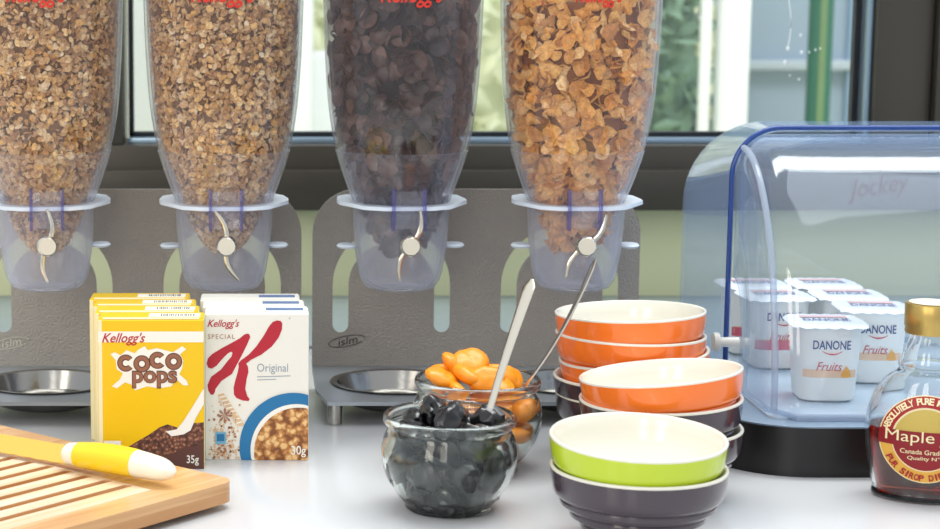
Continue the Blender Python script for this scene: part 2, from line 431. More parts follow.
M_tray = mat('polished_steel', (150, 148, 144), 0.18, metal=1.0, bump=0.06, bscale=90)
def tray(x, label):
    t = empty('drip_tray', (x, 1.803, 0.0), label=label, cat='drip tray', group='round steel drip trays')
    lathe([(0, 0.003), (0.044, 0.003), (0.052, 0.006), (0.0585, 0.0232), (0.0635, 0.0242), (0.0645, 0.0252), (0.0635, 0.0254), (0.058, 0.0246), (0.0505, 0.0074), (0.044, 0.0045), (0, 0.0045)], 56).build('dish', M_tray, t)
    for o_ in [k for k in bpy.data.objects if k.parent == t]: o_.scale = (1, 0.93, 1)
    return t
tray(-0.196, 'round polished steel drip tray at the left edge, beside the yellow boxes')
tray(0.142, 'round polished steel drip tray below the chocolate cereal dispenser')
tray(0.311, 'round polished steel drip tray mostly hidden behind the apricot jar and bowls')

# ------------------------------------------------------------------ cereal dispensers
M_hop = clear('clear_hopper_plastic', (254, 254, 255), 0.008, (238, 240, 255), 0.9, 0.40)
M_hop2 = clear('frosted_funnel_plastic', (253, 253, 255), 0.06, (236, 240, 255), 0.8, 0.50)
M_cup = clear('bluish_cup_plastic', (253, 253, 255), 0.15, (234, 238, 250), 0.8, 0.42, 0.15)
M_collar = mat('white_plastic', (222, 232, 244), 0.35)
M_rib = clear('violet_edge_plastic', (215, 215, 240), 0.3, (150, 148, 208), 0.8, 0.2)
M_chrome = mat('chrome', (222, 215, 200), 0.14, metal=1.0)
M_red = mat('red_print', (214, 52, 38), 0.5)
HP = [(0.0440, 0.198), (0.0475, 0.206), (0.0535, 0.222), (0.0590, 0.238), (0.0622, 0.249), (0.0664, 0.268), (0.0704, 0.297), (0.0734, 0.34), (0.0752, 0.39), (0.0762, 0.44), (0.0767, 0.47)]
def hop_r(z):
    for (r0, z0), (r1, z1) in zip(HP, HP[1:]):
        if z <= z1: return r0 + (r1 - r0) * (z - z0) / (z1 - z0)
    return HP[-1][0]
def shell(prof, t):
    """closed wall from an outer profile"""
    return prof + [(r - t, z) for r, z in reversed(prof)] + [prof[0]]
def logo_on(cyl_r, s, x0, x1, z0, z1):
    v, f = text_fit(s, x0, x1, z0, z1, 0.015, 0.35)
    return MB().add([((cyl_r(p[1])) * sin(p[0] / cyl_r(p[1])), -(cyl_r(p[1])) * cos(p[0] / cyl_r(p[1])), p[1]) for p in v], f)
def dispenser(x, rz, label, lever, logo=(-0.028, 0.030)):
    t = empty('cereal_dispenser', (x, 1.800, 0), rz, label, 'cereal dispenser', 'wall of four cereal dispensers')
    up = [p for p in HP if p[1] >= 0.249]
    h = lathe(shell(smooth_prof(up), 0.0030), 64).build('hopper', M_hop, t, smooth=60)
    lo = [(r + 0.0006, z) for r, z in HP if z <= 0.250]
    lathe(shell(smooth_prof(lo), 0.0032), 64).build('funnel', M_hop2, t, smooth=60)
    logo_on(lambda z: hop_r(z) + 0.0006, "Kellogg's", logo[0], logo[1], 0.3835, 0.4040).build('logo_print', M_red, h, smooth=0)
    lathe([(0, 0.487), (0.070, 0.487), (0.0790, 0.482), (0.0790, 0.466), (0.0769, 0.466), (0.0769, 0.480), (0, 0.482)], 56).build('lid', M_collar, t)
    # lower cup
    cp = [(0.0, 0.1165), (0.026, 0.1165), (0.033, 0.119), (0.0375, 0.125), (0.0405, 0.135), (0.0435, 0.155), (0.0452, 0.175), (0.0460, 0.1965)]
    lathe(cp + [(r - 0.0025, z + 0.0015) for r, z in reversed(cp[1:])] + [(0, 0.1185)], 56).build('cup', M_cup, t, smooth=60)
    # collar plate with cut corners and bent-up ends, open around the funnel
    ol = [(0.022, -0.047), (0.040, -0.0405), (0.0605, -0.015), (0.0615, 0.0), (0.058, 0.022), (0.048, 0.036), (0.0, 0.042), (-0.048, 0.036), (-0.058, 0.022), (-0.0615, 0.0), (-0.0605, -0.015), (-0.040, -0.0405), (-0.022, -0.047)]
    hole = [(0.0435 * cos(2 * pi * k / 40), 0.0435 * sin(2 * pi * k / 40) * 0.93) for k in range(40)]
    cb = plate([(a, b_ * 1.05) for a, b_ in ol], [[(a * 0.86, b_ * 0.86) for a, b_ in hole]], 0.0035, 'XY', 0.1965)
    cb.v = [(a, b_, c + max(0, abs(a) - 0.035) * 0.10 + max(0, b_) * 0.05) for a, b_, c in cb.v]
    cb.build('collar', M_collar, t)
    for s in (-1, 1):
        tb = MB().join(lathe([(0, -0.0018), (0.0085, -0.0018), (0.0100, 0), (0.0085, 0.0018), (0, 0.0018)], 24), xf=Matrix.Diagonal((1.0, 1.25, 1, 1)))
        tb.build('tab', M_collar, t, loc=(s * 0.0515, 0, 0.158))
    # rib housing for the axle
    for s in (-1, 1):
        MB().join(box(-0.0013, 0.0013, -0.004, 0.008, -0.038, 0.0, 0.0004)).build('rib', M_rib, t, loc=(s * 0.0145, -0.0505, 0.2165))
    MB().join(box(-0.0132, 0.0132, -0.002, 0.0005, -0.036, -0.002, 0.0005)).build('axle_cover', M_hop2, t, loc=(0, -0.0505, 0.2165))
    # knob and S shaped lever
    kb = lathe([(0, 0.010), (0.0075, 0.010), (0.0092, 0.0085), (0.0100, 0.006), (0.0100, 0.0), (0.0045, 0.0), (0.0045, -0.010), (0, -0.010)], 28)
    kn = MB().join(kb, xf=Matrix.Rotation(radians(90), 4, 'X')).build('knob', M_chrome, t, loc=(0, -0.0570, 0.1655))
    fc = lathe([(0, 0.0004), (0.0078, 0.0004), (0.0078, -0.0004), (0, -0.0004)], 24)
    MB().join(fc, xf=Matrix.Rotation(radians(90), 4, 'X')).build('knob_face', mat('pale_knob_face', (222, 216, 200), 0.35), kn, loc=(0, -0.0101, 0))
    pts = []
    for k in range(15):
        s = k / 14; zz = -0.034 + 0.068 * s; xx = 0.0040 * sin((s - 0.5) * 2 * pi) * 1.2
        pts.append(Matrix.Rotation(lever, 3, 'Y') @ Vector((xx, -0.0035, zz)))
    tube(pts, [0.0013 + 0.0012 * min(1, 4 * s_ / 14, 4 * (14 - s_) / 14) for s_ in range(15)], 10, flat=0.0016, up=Vector((0, 1, 0))).build('lever', M_chrome, kn)
    return t
dispenser(-0.1945, 0.12, 'leftmost dispenser of oat flakes, cut off by the left edge of the photo', 0.0, (-0.035, 0.020))
dispenser(-0.0248, 0.05, 'dispenser of oat flakes standing right behind the cereal boxes', -0.33, (-0.033, 0.026))
dispenser(0.1438, 0.07, 'dispenser filled with dark chocolate petals', 0.27, (-0.032, 0.026))
dispenser(0.3105, 0.0, 'dispenser filled with golden cornflakes', 0.55, (-0.018, 0.026))

# ------------------------------------------------------------------ cereals in the dispensers
def content_r(z, gap):
    if z >= 0.20: return hop_r(z) - gap - 0.0035 * min(1, max(0, (0.262 - z) / 0.03))
    return max(0.004, 0.0400 * min(1, max(0, (z - 0.152) / 0.048)) ** 0.38)
def sites(n, seed, gap, z0, z1, depth):
    r = random.Random(seed); res = []
    for k in range(n):
        if r.random() < 0.10:
            z = r.uniform(z0, 0.205)
        else: z = r.uniform(0.195, z1)
        a = r.uniform(0, 2 * pi); dd = r.random() ** 1.4 * depth
        q = max(0.001, content_r(z, gap) - dd)
        res.append((q * cos(a), q * sin(a), z, a, dd))
    return res
def flake_matrix(r, p, a, tiltmix, size, clear_=0.0036):
    """turn the flake at random and rest it inside the wall, however it is tilted"""
    rad = Vector((cos(a), sin(a), 0))
    n = (rad + Vector((r.gauss(0, 1), r.gauss(0, 1), r.gauss(0, 1))) * tiltmix).normalized()
    reach = size * 1.05 * sqrt(max(0, 1 - n.dot(rad) ** 2))
    q0 = sqrt(p[0] ** 2 + p[1] ** 2); q = min(q0, max(0.001, content_r(p[2], clear_) - reach))
    q_ = n.to_track_quat('Z', 'Y').to_matrix().to_4x4()
    return Matrix.Translation((q * cos(a), q * sin(a), p[2])) @ q_ @ Matrix.Rotation(r.uniform(0, 6.28), 4, 'Z') @ Matrix.Scale(size, 4)
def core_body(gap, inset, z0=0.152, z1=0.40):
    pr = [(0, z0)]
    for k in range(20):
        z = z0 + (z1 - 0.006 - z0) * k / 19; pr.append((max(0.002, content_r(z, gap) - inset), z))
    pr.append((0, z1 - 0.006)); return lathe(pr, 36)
def disc_flake(seed, rings=3, seg=10, wave=0.18, curl=0.3, thick=0.05, irregular=0.2, dish=0.0):
    r = random.Random(seed); ph = [r.uniform(0, 6.28) for _ in range(5)]; am = [r.uniform(0.3, 1) for _ in range(5)]
    top = []; bot = []; fs = []
    for i in range(rings + 1):
        rad = i / rings
        for k in range(seg if i else 1):
            a = 2 * pi * k / seg
            q = rad * (1 + irregular * (sin(2 * a + ph[0]) * 0.5 + sin(3 * a + ph[1]) * 0.4))
            x = q * cos(a); y = q * sin(a)
            z = wave * (am[0] * sin(3 * x + ph[2]) + am[1] * sin(3.4 * y + ph[3]) + 0.5 * am[2] * sin(5 * x * y + ph[4])) + curl * x * x + dish * (x * x + y * y)
            th_ = thick * (1 - 0.6 * rad)
            top.append((x, y, z + th_)); bot.append((x, y, z - th_))
    n = len(top)
    def idx(i, k): return 0 if i == 0 else 1 + (i - 1) * seg + k % seg
    for i in range(rings):
        for k in range(seg):
            a, b_, c, d = idx(i, k), idx(i, k + 1), idx(i + 1, k + 1), idx(i + 1, k)
            if i == 0: fs += [(a, d, c), (n + a, n + c, n + d)]
            else: fs += [(a, d, c, b_), (n + a, n + b_, n + c, n + d)]
    for k in range(seg):
        a, b_ = idx(rings, k), idx(rings, k + 1); fs.append((a, n + a, n + b_, b_))
    return MB().add(top + bot, fs)

OAT = [(226, 176, 100), (238, 200, 140), (212, 160, 88), (150, 104, 66), (186, 140, 92), (206, 166, 112), (178, 132, 84), (226, 196, 148), (198, 156, 108), (236, 214, 176), (190, 138, 70), (214, 176, 124)]
M_oat = random_mat('oat_flakes', OAT, 'island', 0.7, bump=0.3, bscale=500)
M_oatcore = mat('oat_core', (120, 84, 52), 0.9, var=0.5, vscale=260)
def oats(x, seed, label):
    r = random.Random(seed); b = MB()
    vv = []
    for (px, py, pz, a, dd) in sites(8800, seed, 0.0052, 0.150, 0.402, 0.005):
        m = flake_matrix(r, (px, py, pz), a, 0.75, r.uniform(0.0026, 0.0046))
        ell = r.uniform(0.6, 0.95)
        vs_ = [(cos(2 * pi * k / 7), ell * sin(2 * pi * k / 7), 0.12 * sin(4 * pi * k / 7)) for k in range(7)] + [(0, 0, 0.16), (0, 0, -0.14)]
        fs = [(k, (k + 1) % 7, 7) for k in range(7)] + [((k + 1) % 7, k, 8) for k in range(7)]
        b.add(vs_, fs, 0, m)
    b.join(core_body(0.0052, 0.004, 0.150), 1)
    o = b.build('oat_flakes', [M_oat, M_oatcore], loc=(x, 1.80, 0), smooth=0, weld=False)
    return tag(o, label, 'cereal', kind='stuff')
oats(-0.1945, 11, 'oat flakes filling the leftmost dispenser')
oats(-0.0248, 12, 'oat flakes filling the dispenser behind the cereal boxes')

def flakes(x, seed, n, name, label, grp, stufflabel, meshes, mats_i, mats_s, mcore, smin, smax, tilt, z1, gap, bulge=0.25):
    r = random.Random(seed)
    st = sites(n, seed + 1, gap, 0.158, z1, 0.008)
    def score(s_):
        # the ones that show largest: on the side towards the room, close to the wall of the hopper, in the frame
        facing = -s_[1] / max(0.02, hypot_(s_)); return (s_[4] * 60 if facing > 0.15 else 5) - facing * 0.35 + (3 if s_[2] > 0.392 else 0)
    def hypot_(s_): return sqrt(s_[0] ** 2 + s_[1] ** 2)
    st.sort(key=score)
    mb = MB(); protos = [m.mesh(name, mats_i) for m in meshes]
    for k, (px, py, pz, a, dd) in enumerate(st):
        sz = r.uniform(smin, smax); mt = flake_matrix(r, (px, py, pz), a, tilt, sz, 0.0034 + bulge * sz); i = r.randrange(len(meshes))
        if k < 300:
            o = bpy.data.objects.new(name, protos[i]); COL.objects.link(o)
            o.matrix_world = Matrix.Translation((x, 1.80, 0)) @ mt
            tag(o, label, 'cereal', grp)
        else: mb.join(meshes[i], 0, mt)
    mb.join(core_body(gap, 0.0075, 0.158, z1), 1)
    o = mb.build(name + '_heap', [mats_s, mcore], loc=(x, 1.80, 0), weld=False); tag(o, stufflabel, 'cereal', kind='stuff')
CORN = [(204, 140, 66), (232, 168, 84), (242, 190, 112), (220, 156, 72), (248, 208, 146), (186, 118, 48), (238, 178, 92), (226, 150, 52)]
CHOC = [(54, 36, 31), (84, 58, 48), (44, 29, 26), (106, 76, 64), (70, 47, 40)]
fl = [disc_flake(s, 4, 12, 0.26, 0.10 + 0.06 * s, 0.035, 0.42) for s in range(6)]
flakes(0.3105, 40, 1150, 'cornflake', 'golden cornflake inside the right-hand dispenser', 'cornflakes in the dispenser',
       'golden cornflakes filling the right-hand dispenser behind its front layer', fl,
       random_mat('cornflake', CORN, 'object', 0.5, bump=0.5, bscale=3.2), random_mat('cornflake_heap', CORN, 'island', 0.5, bump=0.5, bscale=380),
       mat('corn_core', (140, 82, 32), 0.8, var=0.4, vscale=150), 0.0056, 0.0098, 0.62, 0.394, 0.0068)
ch = [disc_flake(s + 20, 4, 16, 0.03, 0.12, 0.05, 0.04, 0.50 if s % 2 else -0.50) for s in range(4)]
flakes(0.1438, 60, 1050, 'chocolate_petal', 'dark chocolate petal inside the third dispenser', 'chocolate petals in the dispenser',
       'dark chocolate petals filling the third dispenser behind its front layer', ch,
       random_mat('choco', CHOC, 'object', 0.45, bump=0.25, bscale=3.0), random_mat('choco_heap', CHOC, 'island', 0.45, bump=0.25, bscale=400),
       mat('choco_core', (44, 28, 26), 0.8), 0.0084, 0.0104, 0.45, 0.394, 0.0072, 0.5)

# ------------------------------------------------------------------ cereal boxes
M_yel = mat('yellow_card', (240, 196, 0), 0.4, coat=0.2)
M_card = mat('pale_card_side', (238, 232, 196), 0.5)
M_cream = mat('cream_card', (238, 234, 224), 0.45, coat=0.1)
M_wprint = mat('white_print', (244, 240, 230), 0.45)
M_choc = mat('chocolate_print', (104, 62, 48), 0.45)
M_chocd = mat('dark_chocolate_print', (92, 56, 48), 0.45)
M_chocl = mat('light_brown_print', (150, 98, 74), 0.45)
M_kred = mat('crimson_print', (184, 34, 52), 0.45)
M_blue = mat('blue_print', (34, 116, 168), 0.45)
M_lblue = mat('light_blue_print', (120, 176, 206), 0.45)
M_grey = mat('grey_print', (148, 158, 172), 0.5)
M_brownp = mat('brown_print', (168, 112, 84), 0.5)
M_tan = mat('tan_print', (222, 186, 146), 0.5)
M_ccell = cell_mat('printed_chocolate_cereal', [(206, 158, 126), (150, 98, 72), (106, 62, 46), (70, 40, 32)], 330)
M_kcell = cell_mat('printed_cornflakes', [(226, 168, 98), (240, 202, 140), (196, 132, 70), (128, 76, 40)], 165)

class Print:
    """prints on a box front: coordinates in design units (px), converted to metres on the face"""
    def __init__(s, x0, x1, ytop, ybot, w_, h_): s.b = MB(); s.a = (x0, x1, ytop, ybot, w_, h_)
    def P(s, p, l):
        x0, x1, yt, yb, w_, h_ = s.a
        x = min(max(p[0], x0 + .3), x1 - .3); y = min(max(p[1], yt + .3), yb - .3)
        return ((x - x0) / (x1 - x0) * w_, -0.00012 * l, (yb - y) / (yb - yt) * h_)
    def poly(s, pts, mi, l=1): s.b.add([s.P(p, l) for p in pts], poly_tri(pts), mi)
    def circ(s, cx, cy, r, mi, l=1, ry=None, n=24): s.poly([(cx + r * cos(2 * pi * k / n), cy + (ry or r) * sin(2 * pi * k / n)) for k in range(n)], mi, l)
    def text(s, t, x0, x1, y0, y1, mi, l=2, bold=0.0, shear=0.0, sp=1.0):
        v, f = text_fit(t, x0, x1, -y1, -y0, bold, shear, sp); s.b.add([s.P((p[0], -p[1]), l) for p in v], f, mi)

BW, BH, BD = 0.0885, 0.1275, 0.0338
def cereal_box(name, x, y, label, grp, m, mside, w_=BW, rz=0.0):
    t = empty(name, (x, y, 0), rz, label, 'cereal box', grp)
    b = box(0, w_, 0, BD, 0, BH, 0.0006, 1); o = b.build('carton', [m, mside], t, smooth=0)
    for p in o.data.polygons:
        if abs(p.normal.x) > 0.9: p.material_index = 1
    # folded top flap with its seam
    f = MB().join(box(0.001, w_ - 0.001, 0.004, BD - 0.001, BH, BH + 0.0008, 0.0003, 1)); f.build('top_flap', m, t, smooth=0)
    return t
coco = []
CP = [(-0.1270, 1.560), (-0.1322, 1.5945), (-0.1362, 1.629), (-0.1425, 1.6635)]
CL = ['yellow chocolate cereal box with printed front facing forward, foremost of the four', 'yellow cereal box directly behind the foremost one',
      'yellow cereal box third from the front, one box before the rearmost', 'rearmost yellow cereal box, nearest the metal stand']
for (x, y), lb in zip(CP, CL):
    t = cereal_box('chocolate_cereal_box', x, y, lb, 'yellow chocolate cereal boxes', M_yel, M_card); coco.append(t)
    k = MB().join(box(0.042, 0.085, 0.010, 0.026, BH + 0.0008, BH + 0.0011)); k.build('barcode_strip', M_wprint, t, smooth=0)
    MB().join(box(0.0003, 0.0034, -0.0001, 0.0, 0.0005, BH - 0.0005)).join(box(0.004, BW - 0.004, 0.0012, 0.0062, BH + 0.0003, BH + 0.00095)).build('edge_strip', M_card, t, smooth=0)
    b = MB(); r = random.Random(int(y * 1000))
    xx = 0.052
    while xx < 0.080:
        wd = r.uniform(0.0004, 0.0012); b.join(box(xx, xx + wd, 0.013, 0.023, BH + 0.0011, BH + 0.0012)); xx += wd + r.uniform(0.0005, 0.0014)
    b.build('barcode', M_darkmark, t, smooth=0)
p = Print(99.5, 204.5, 320, 469, BW, BH)
MT = [M_wprint, M_kred, M_choc, M_ccell, M_chocd, M_lblue, M_blue, M_chocl]
p.poly([(99.5, 331.5), (204.5, 331.5), (204.5, 342.2), (99.5, 342.2)], 0, 1)
p.text("Kellogg's", 103.5, 146.5, 332.6, 345.4, 1, 3, 0.012, 0.38)
# milk splash behind the lettering
spl = [(116, 352), (122, 355), (128, 350), (136, 353), (140, 349), (146, 346), (149, 350), (158, 348), (166, 350), (174, 352), (183, 346), (187, 349), (181, 354), (184, 360), (183, 368), (180, 374), (187, 380), (189, 385), (184, 385), (177, 379), (172, 386), (160, 388), (148, 386), (136, 390), (132, 384), (126, 382), (118, 388), (113, 386), (121, 379), (124, 373), (118, 369), (117, 360), (112, 354)]
p.poly(spl, 0, 2)
def arc(cx, cy, ro, ri, a0, a1, mi, l, k=26):
    pts = [(cx + ro * cos(radians(a0 + (a1 - a0) * i_ / k)), cy + ro * sin(radians(a0 + (a1 - a0) * i_ / k))) for i_ in range(k + 1)]
    q_ = [(cx + ri * cos(radians(a0 + (a1 - a0) * i_ / k)), cy + ri * sin(radians(a0 + (a1 - a0) * i_ / k))) for i_ in range(k + 1)]
    for i_ in range(k): p.poly([pts[i_], pts[i_ + 1], q_[i_ + 1], q_[i_]], mi, l)
for cx_, cy_, c_ in ((127, 362.8, 1), (143, 363.5, 0), (158.5, 360, 1), (174.5, 361.2, 0)):
    a0, a1 = (38, 322) if c_ else (0, 360)
    arc(cx_, cy_, 8.6, 2.9, a0, a1, 4, 3); arc(cx_, cy_, 7.6, 4.0, a0 + 4 * c_, a1 - 4 * c_, 7, 4)
p.text('pops', 133, 178, 370, 388, 4, 5, 0.045); p.text('pops', 134.0, 177.0, 371, 387, 7, 6, 0.018)
p.poly([(122, 459), (128, 447), (138, 441), (150, 434), (160, 427), (168, 424), (180, 428), (192, 423), (204.5, 422), (204.5, 450), (204.5, 469), (122, 469)], 3, 1)
p.poly([(150, 469), (163, 456), (176, 452), (186, 446), (196, 446), (204.5, 440), (204.5, 469)], 4, 3)
p.poly([(204.5, 388), (204.5, 404), (196, 418), (191, 430), (184, 434), (172, 436), (166, 431), (177, 429), (183, 422), (192, 408)], 0, 4)
p.text('35g', 187, 199, 455, 465.5, 0, 5, 0.01)
p.poly([(104.5, 440.5), (121.5, 440.5), (121.5, 456), (104.5, 456)], 0, 4); p.poly([(107, 444), (118, 444), (118, 452), (107, 452)], 6, 5)
p.b.build('front_print', MT, coco[0], smooth=0, weld=False)

sk = []
for k, (x, y, lb) in enumerate(((-0.0384, 1.5905, 'white cereal box with large red letter on its front, foremost of three'), (-0.0410, 1.6252, 'white cereal box in the middle of the three, behind the foremost'), (-0.0440, 1.660, 'rearmost white cereal box, nearest the metal stand'))):
    t = cereal_box('white_cereal_box', x, y, lb, 'white wheat flake cereal boxes', M_cream, M_cream); sk.append(t)
    MB().join(box(0.052, 0.084, 0.012, 0.024, BH + 0.0008, BH + 0.0011)).build('blue_top_print', mat('slate_blue_print', (96, 120, 160), 0.5), t, smooth=0)
p = Print(205.5, 308, 316.5, 460, BW, BH)
MT = [M_wprint, M_kred, M_brownp, M_kcell, M_blue, M_grey, M_tan, M_lblue, M_choc]
p.text("Kellogg's", 208, 239.5, 322, 331.5, 1, 2, 0.012, 0.38)
p.text('SPECIAL', 208.5, 235, 336.5, 341, 2, 2, 0.0, 0.0, 1.25)
a = lambda q: [(200 + x / 5.875, 285 + y / 5.875) for x, y in q]
b2 = lambda q: [(200 + x / 5.04, 370 + y / 5.04) for x, y in q]
Kl = a([(290, 303), (280, 298), (262, 303), (235, 325), (190, 350), (130, 382), (75, 415), (50, 440), (42, 470), (52, 494), (72, 499), (100, 482), (140, 436), (165, 412), (184, 402), (192, 408), (186, 430), (160, 460), (125, 505)]) + b2([(58, 40), (40, 80), (44, 108), (56, 128), (68, 128), (77, 116), (80, 100), (110, 60)]) + a([(190, 529), (215, 480), (245, 425), (275, 365), (295, 320)])
Kr = a([(480, 240), (470, 226), (450, 223), (425, 232), (405, 255), (370, 315), (330, 372), (285, 420), (240, 452), (226, 468), (228, 490), (222, 520)]) + b2([(178, 60), (170, 95), (172, 128), (185, 145), (215, 157), (245, 160), (250, 150), (238, 135), (228, 100), (235, 50)]) + a([(284, 520), (282, 490), (272, 470), (300, 448), (360, 418), (420, 372), (460, 320), (478, 275)])
p.poly(Kl, 1, 2); p.poly(Kr, 1, 3)
p.text('Original', 257, 287.5, 365, 375.5, 5, 2)
p.poly([(257, 377.6), (290, 376.6), (290, 377.4), (257, 378.4)], 5, 2); p.poly([(257, 380.6), (276, 380), (276, 380.7), (257, 381.3)], 5, 2)
rr = random.Random(5)
for k in range(26):
    t_ = k / 25; cx = 217 + 20 * t_; cy = 394 + 30 * t_
    for sg in (-1, 1):
        p.poly([(cx, cy), (cx + 3.2 + sg * 2.5, cy + 1.0 - sg * 2.4), (cx + 4.6 + sg * 3.2, cy + 3.4 - sg * 2.4), (cx + 1.5 + sg * 0.6, cy + 2.6)], 6 if k % 3 else 0, 2 + 0.08 * k + 0.04 * sg)
for k in range(210):
    cx = rr.gauss(225, 9); cy = 458 - abs(rr.gauss(0, 24))
    if cx < 208 or cy < 400: continue
    p.circ(cx, cy, rr.uniform(0.5, 1.7), rr.choice((6, 6, 6, 2, 2, 8, 6)), 4.2 + 0.01 * k, n=6)
for k in range(8):
    an = 2 * pi * k / 8; p.poly([(225, 416), (225 + 6 * cos(an - .2), 416 + 6 * sin(an - .2)), (225 + 8 * cos(an), 416 + 8 * sin(an)), (225 + 6 * cos(an + .2), 416 + 6 * sin(an + .2))], 2, 7 + 0.05 * k)
p.circ(293, 447, 53.5, 4, 7.5, n=64); p.circ(296, 450, 45.5, 0, 8, n=64); p.circ(298, 452, 44, 3, 9, n=64)
p.poly([(215.5, 432), (226, 432), (226, 444), (215.5, 444)], 7, 8); p.poly([(217, 434), (224.5, 434), (224.5, 441), (217, 441)], 4, 9)
p.text('30g', 291, 305.5, 445.5, 457, 0, 11, 0.01)
p.text('®', 288, 290, 320, 322, 5, 2)
p.b.build('front_print', MT, sk[0], smooth=0, weld=False)

# ------------------------------------------------------------------ glass jars with dried fruit
def glass_mat(name, rgb, tr_=1.0):
    m = mat(name, rgb, 0.0, trans=tr_, ior=1.45); return m
M_glass = glass_mat('greenish_jar_glass', (246, 253, 250), 0.985)
JO = [(0.0, 0.0), (0.030, 0.0), (0.0335, 0.0015), (0.0345, 0.005), (0.0385, 0.010), (0.0465, 0.021), (0.0515, 0.034), (0.0528, 0.046), (0.0508, 0.056), (0.0485, 0.0615), (0.0478, 0.0650), (0.0500, 0.0672), (0.0515, 0.0700), (0.0512, 0.0735), (0.0495, 0.0752)]
JI = [(0.0478, 0.0742), (0.0465, 0.071), (0.0452, 0.0640), (0.0465, 0.0600), (0.0485, 0.053), (0.0500, 0.045), (0.0488, 0.035), (0.0440, 0.023), (0.0365, 0.0125), (0.028, 0.0070), (0.0, 0.0058)]
def jar_in(z):
    q = list(reversed(JI))
    for (r0, z0), (r1, z1) in zip(q, q[1:]):
        if z0 <= z <= z1: return r0 + (r1 - r0) * (z - z0) / (z1 - z0)
    return 0.046
def jar(loc, label, s=1.0):
    o = lathe(smooth_prof(JO[1:], 3)[:0] + [JO[0]] + smooth_prof(JO[1:], 3) + smooth_prof(JI, 3), 72).build('glass_jar', M_glass, loc=loc, smooth=60)
    o.scale = (s, s, s); return tag(o, label, 'jar', 'glass jars of dried fruit')
J1 = Vector((0.1545, 1.438, 0.0)); J2 = Vector((0.1915, 1.567, 0.0))
jar(J1, 'front glass jar full of black prunes'); jar(J2, 'rear glass jar full of orange dried apricots', 1.03)

def pack(n, rad, seed, zmax, mound=0.0, steps=260):
    """settle n balls in the jar: push apart, keep inside, pull down"""
    r = random.Random(seed); P = []
    for k in range(n):
        a = r.uniform(0, 6.28); q = r.uniform(0, 0.03); P.append(Vector((q * cos(a), q * sin(a), 0.02 + k * 0.09 / n)))
    for s in range(steps):
        for p in P: p.z -= 0.0006 if s < steps - 30 else 0
        for it in range(3):
            for i in range(n):
                for j in range(i):
                    d = P[i] - P[j]; l = d.length
                    if l < 2 * rad:
                        d = d / l if l > 1e-6 else Vector((0, 0, 1)); c = (2 * rad - l) * 0.5
                        P[i] += d * c; P[j] -= d * c
            for p in P:
                if p.z < 0.0065 + rad * 0.8: p.z = 0.0065 + rad * 0.8
                lim = max(0.003, jar_in(min(max(p.z, 0.007), 0.073)) - rad - 0.0006); q = sqrt(p.x ** 2 + p.y ** 2)
                if q > lim: p.x *= lim / q; p.y *= lim / q
    return P
def lumpy(seed, sx, sy, sz, wr=0.12, fr_=3.0, seg=18, rings=12, fold=0.0):
    r = random.Random(seed); ph = [Vector((r.uniform(0, 9), r.uniform(0, 9), r.uniform(0, 9))) for _ in range(3)]
    from mathutils import noise
    prof = [(sin(pi * k / rings), -cos(pi * k / rings)) for k in range(rings + 1)]; prof[0] = (0, -1); prof[-1] = (0, 1)
    b = lathe(prof, seg); nv = []
    for v in b.v:
        v = Vector(v); q = 1 + wr * (noise.noise(v * fr_ + ph[0]) + 0.6 * noise.noise(v * fr_ * 2.3 + ph[1]))
        q -= fold * math.exp(-((v.x - 0.15) ** 2) / 0.03) * (0.5 + 0.5 * v.z)
        nv.append((v.x * sx * q, v.y * sy * q, v.z * sz * q))
    b.v = nv; return b
M_prune = mat('prune_skin', (16, 15, 20), 0.3, coat=0.35, bump=0.30, bscale=70)
pm = [lumpy(s, 0.0165, 0.0130, 0.0105, 0.24, 1.5, 26, 18, 0.15).mesh('prune', M_prune) for s in range(4)]
P = pack(33, 0.0120, 5, 0.07)
P.sort(key=lambda p_: -p_.z)
rr = random.Random(8)
for k, p_ in enumerate(P):
    o = bpy.data.objects.new('prune', pm[k % 4]); COL.objects.link(o); o.location = J1 + p_
    if p_.z > 0.035 or True: o.rotation_euler = (rr.uniform(0, 6), rr.uniform(0, 6), rr.uniform(0, 6))
    tag(o, 'glossy black prune inside the front glass jar', 'prune', 'prunes in the front jar')
M_apri = mat('dried_apricot', (244, 148, 28), 0.34, var=0.18, vscale=50, bump=0.08, bscale=120, sss=0.25)
am = [lumpy(s + 30, 0.0150, 0.0122, 0.0066, 0.10, 1.2, 26, 18, 0.10).mesh('dried_apricot', M_apri) for s in range(5)]
P = pack(34, 0.0112, 9, 0.07)
for k, p_ in enumerate(P):
    o = bpy.data.objects.new('dried_apricot', am[k % 5]); COL.objects.link(o); o.location = J2 + p_ * 1.03
    o.rotation_euler = (rr.gauss(0, 0.7), rr.gauss(0, 0.7), rr.uniform(0, 6)); o.scale = (1, 1, 1)
    tag(o, 'orange dried apricot inside the rear glass jar', 'dried apricot', 'dried apricots in the rear jar')
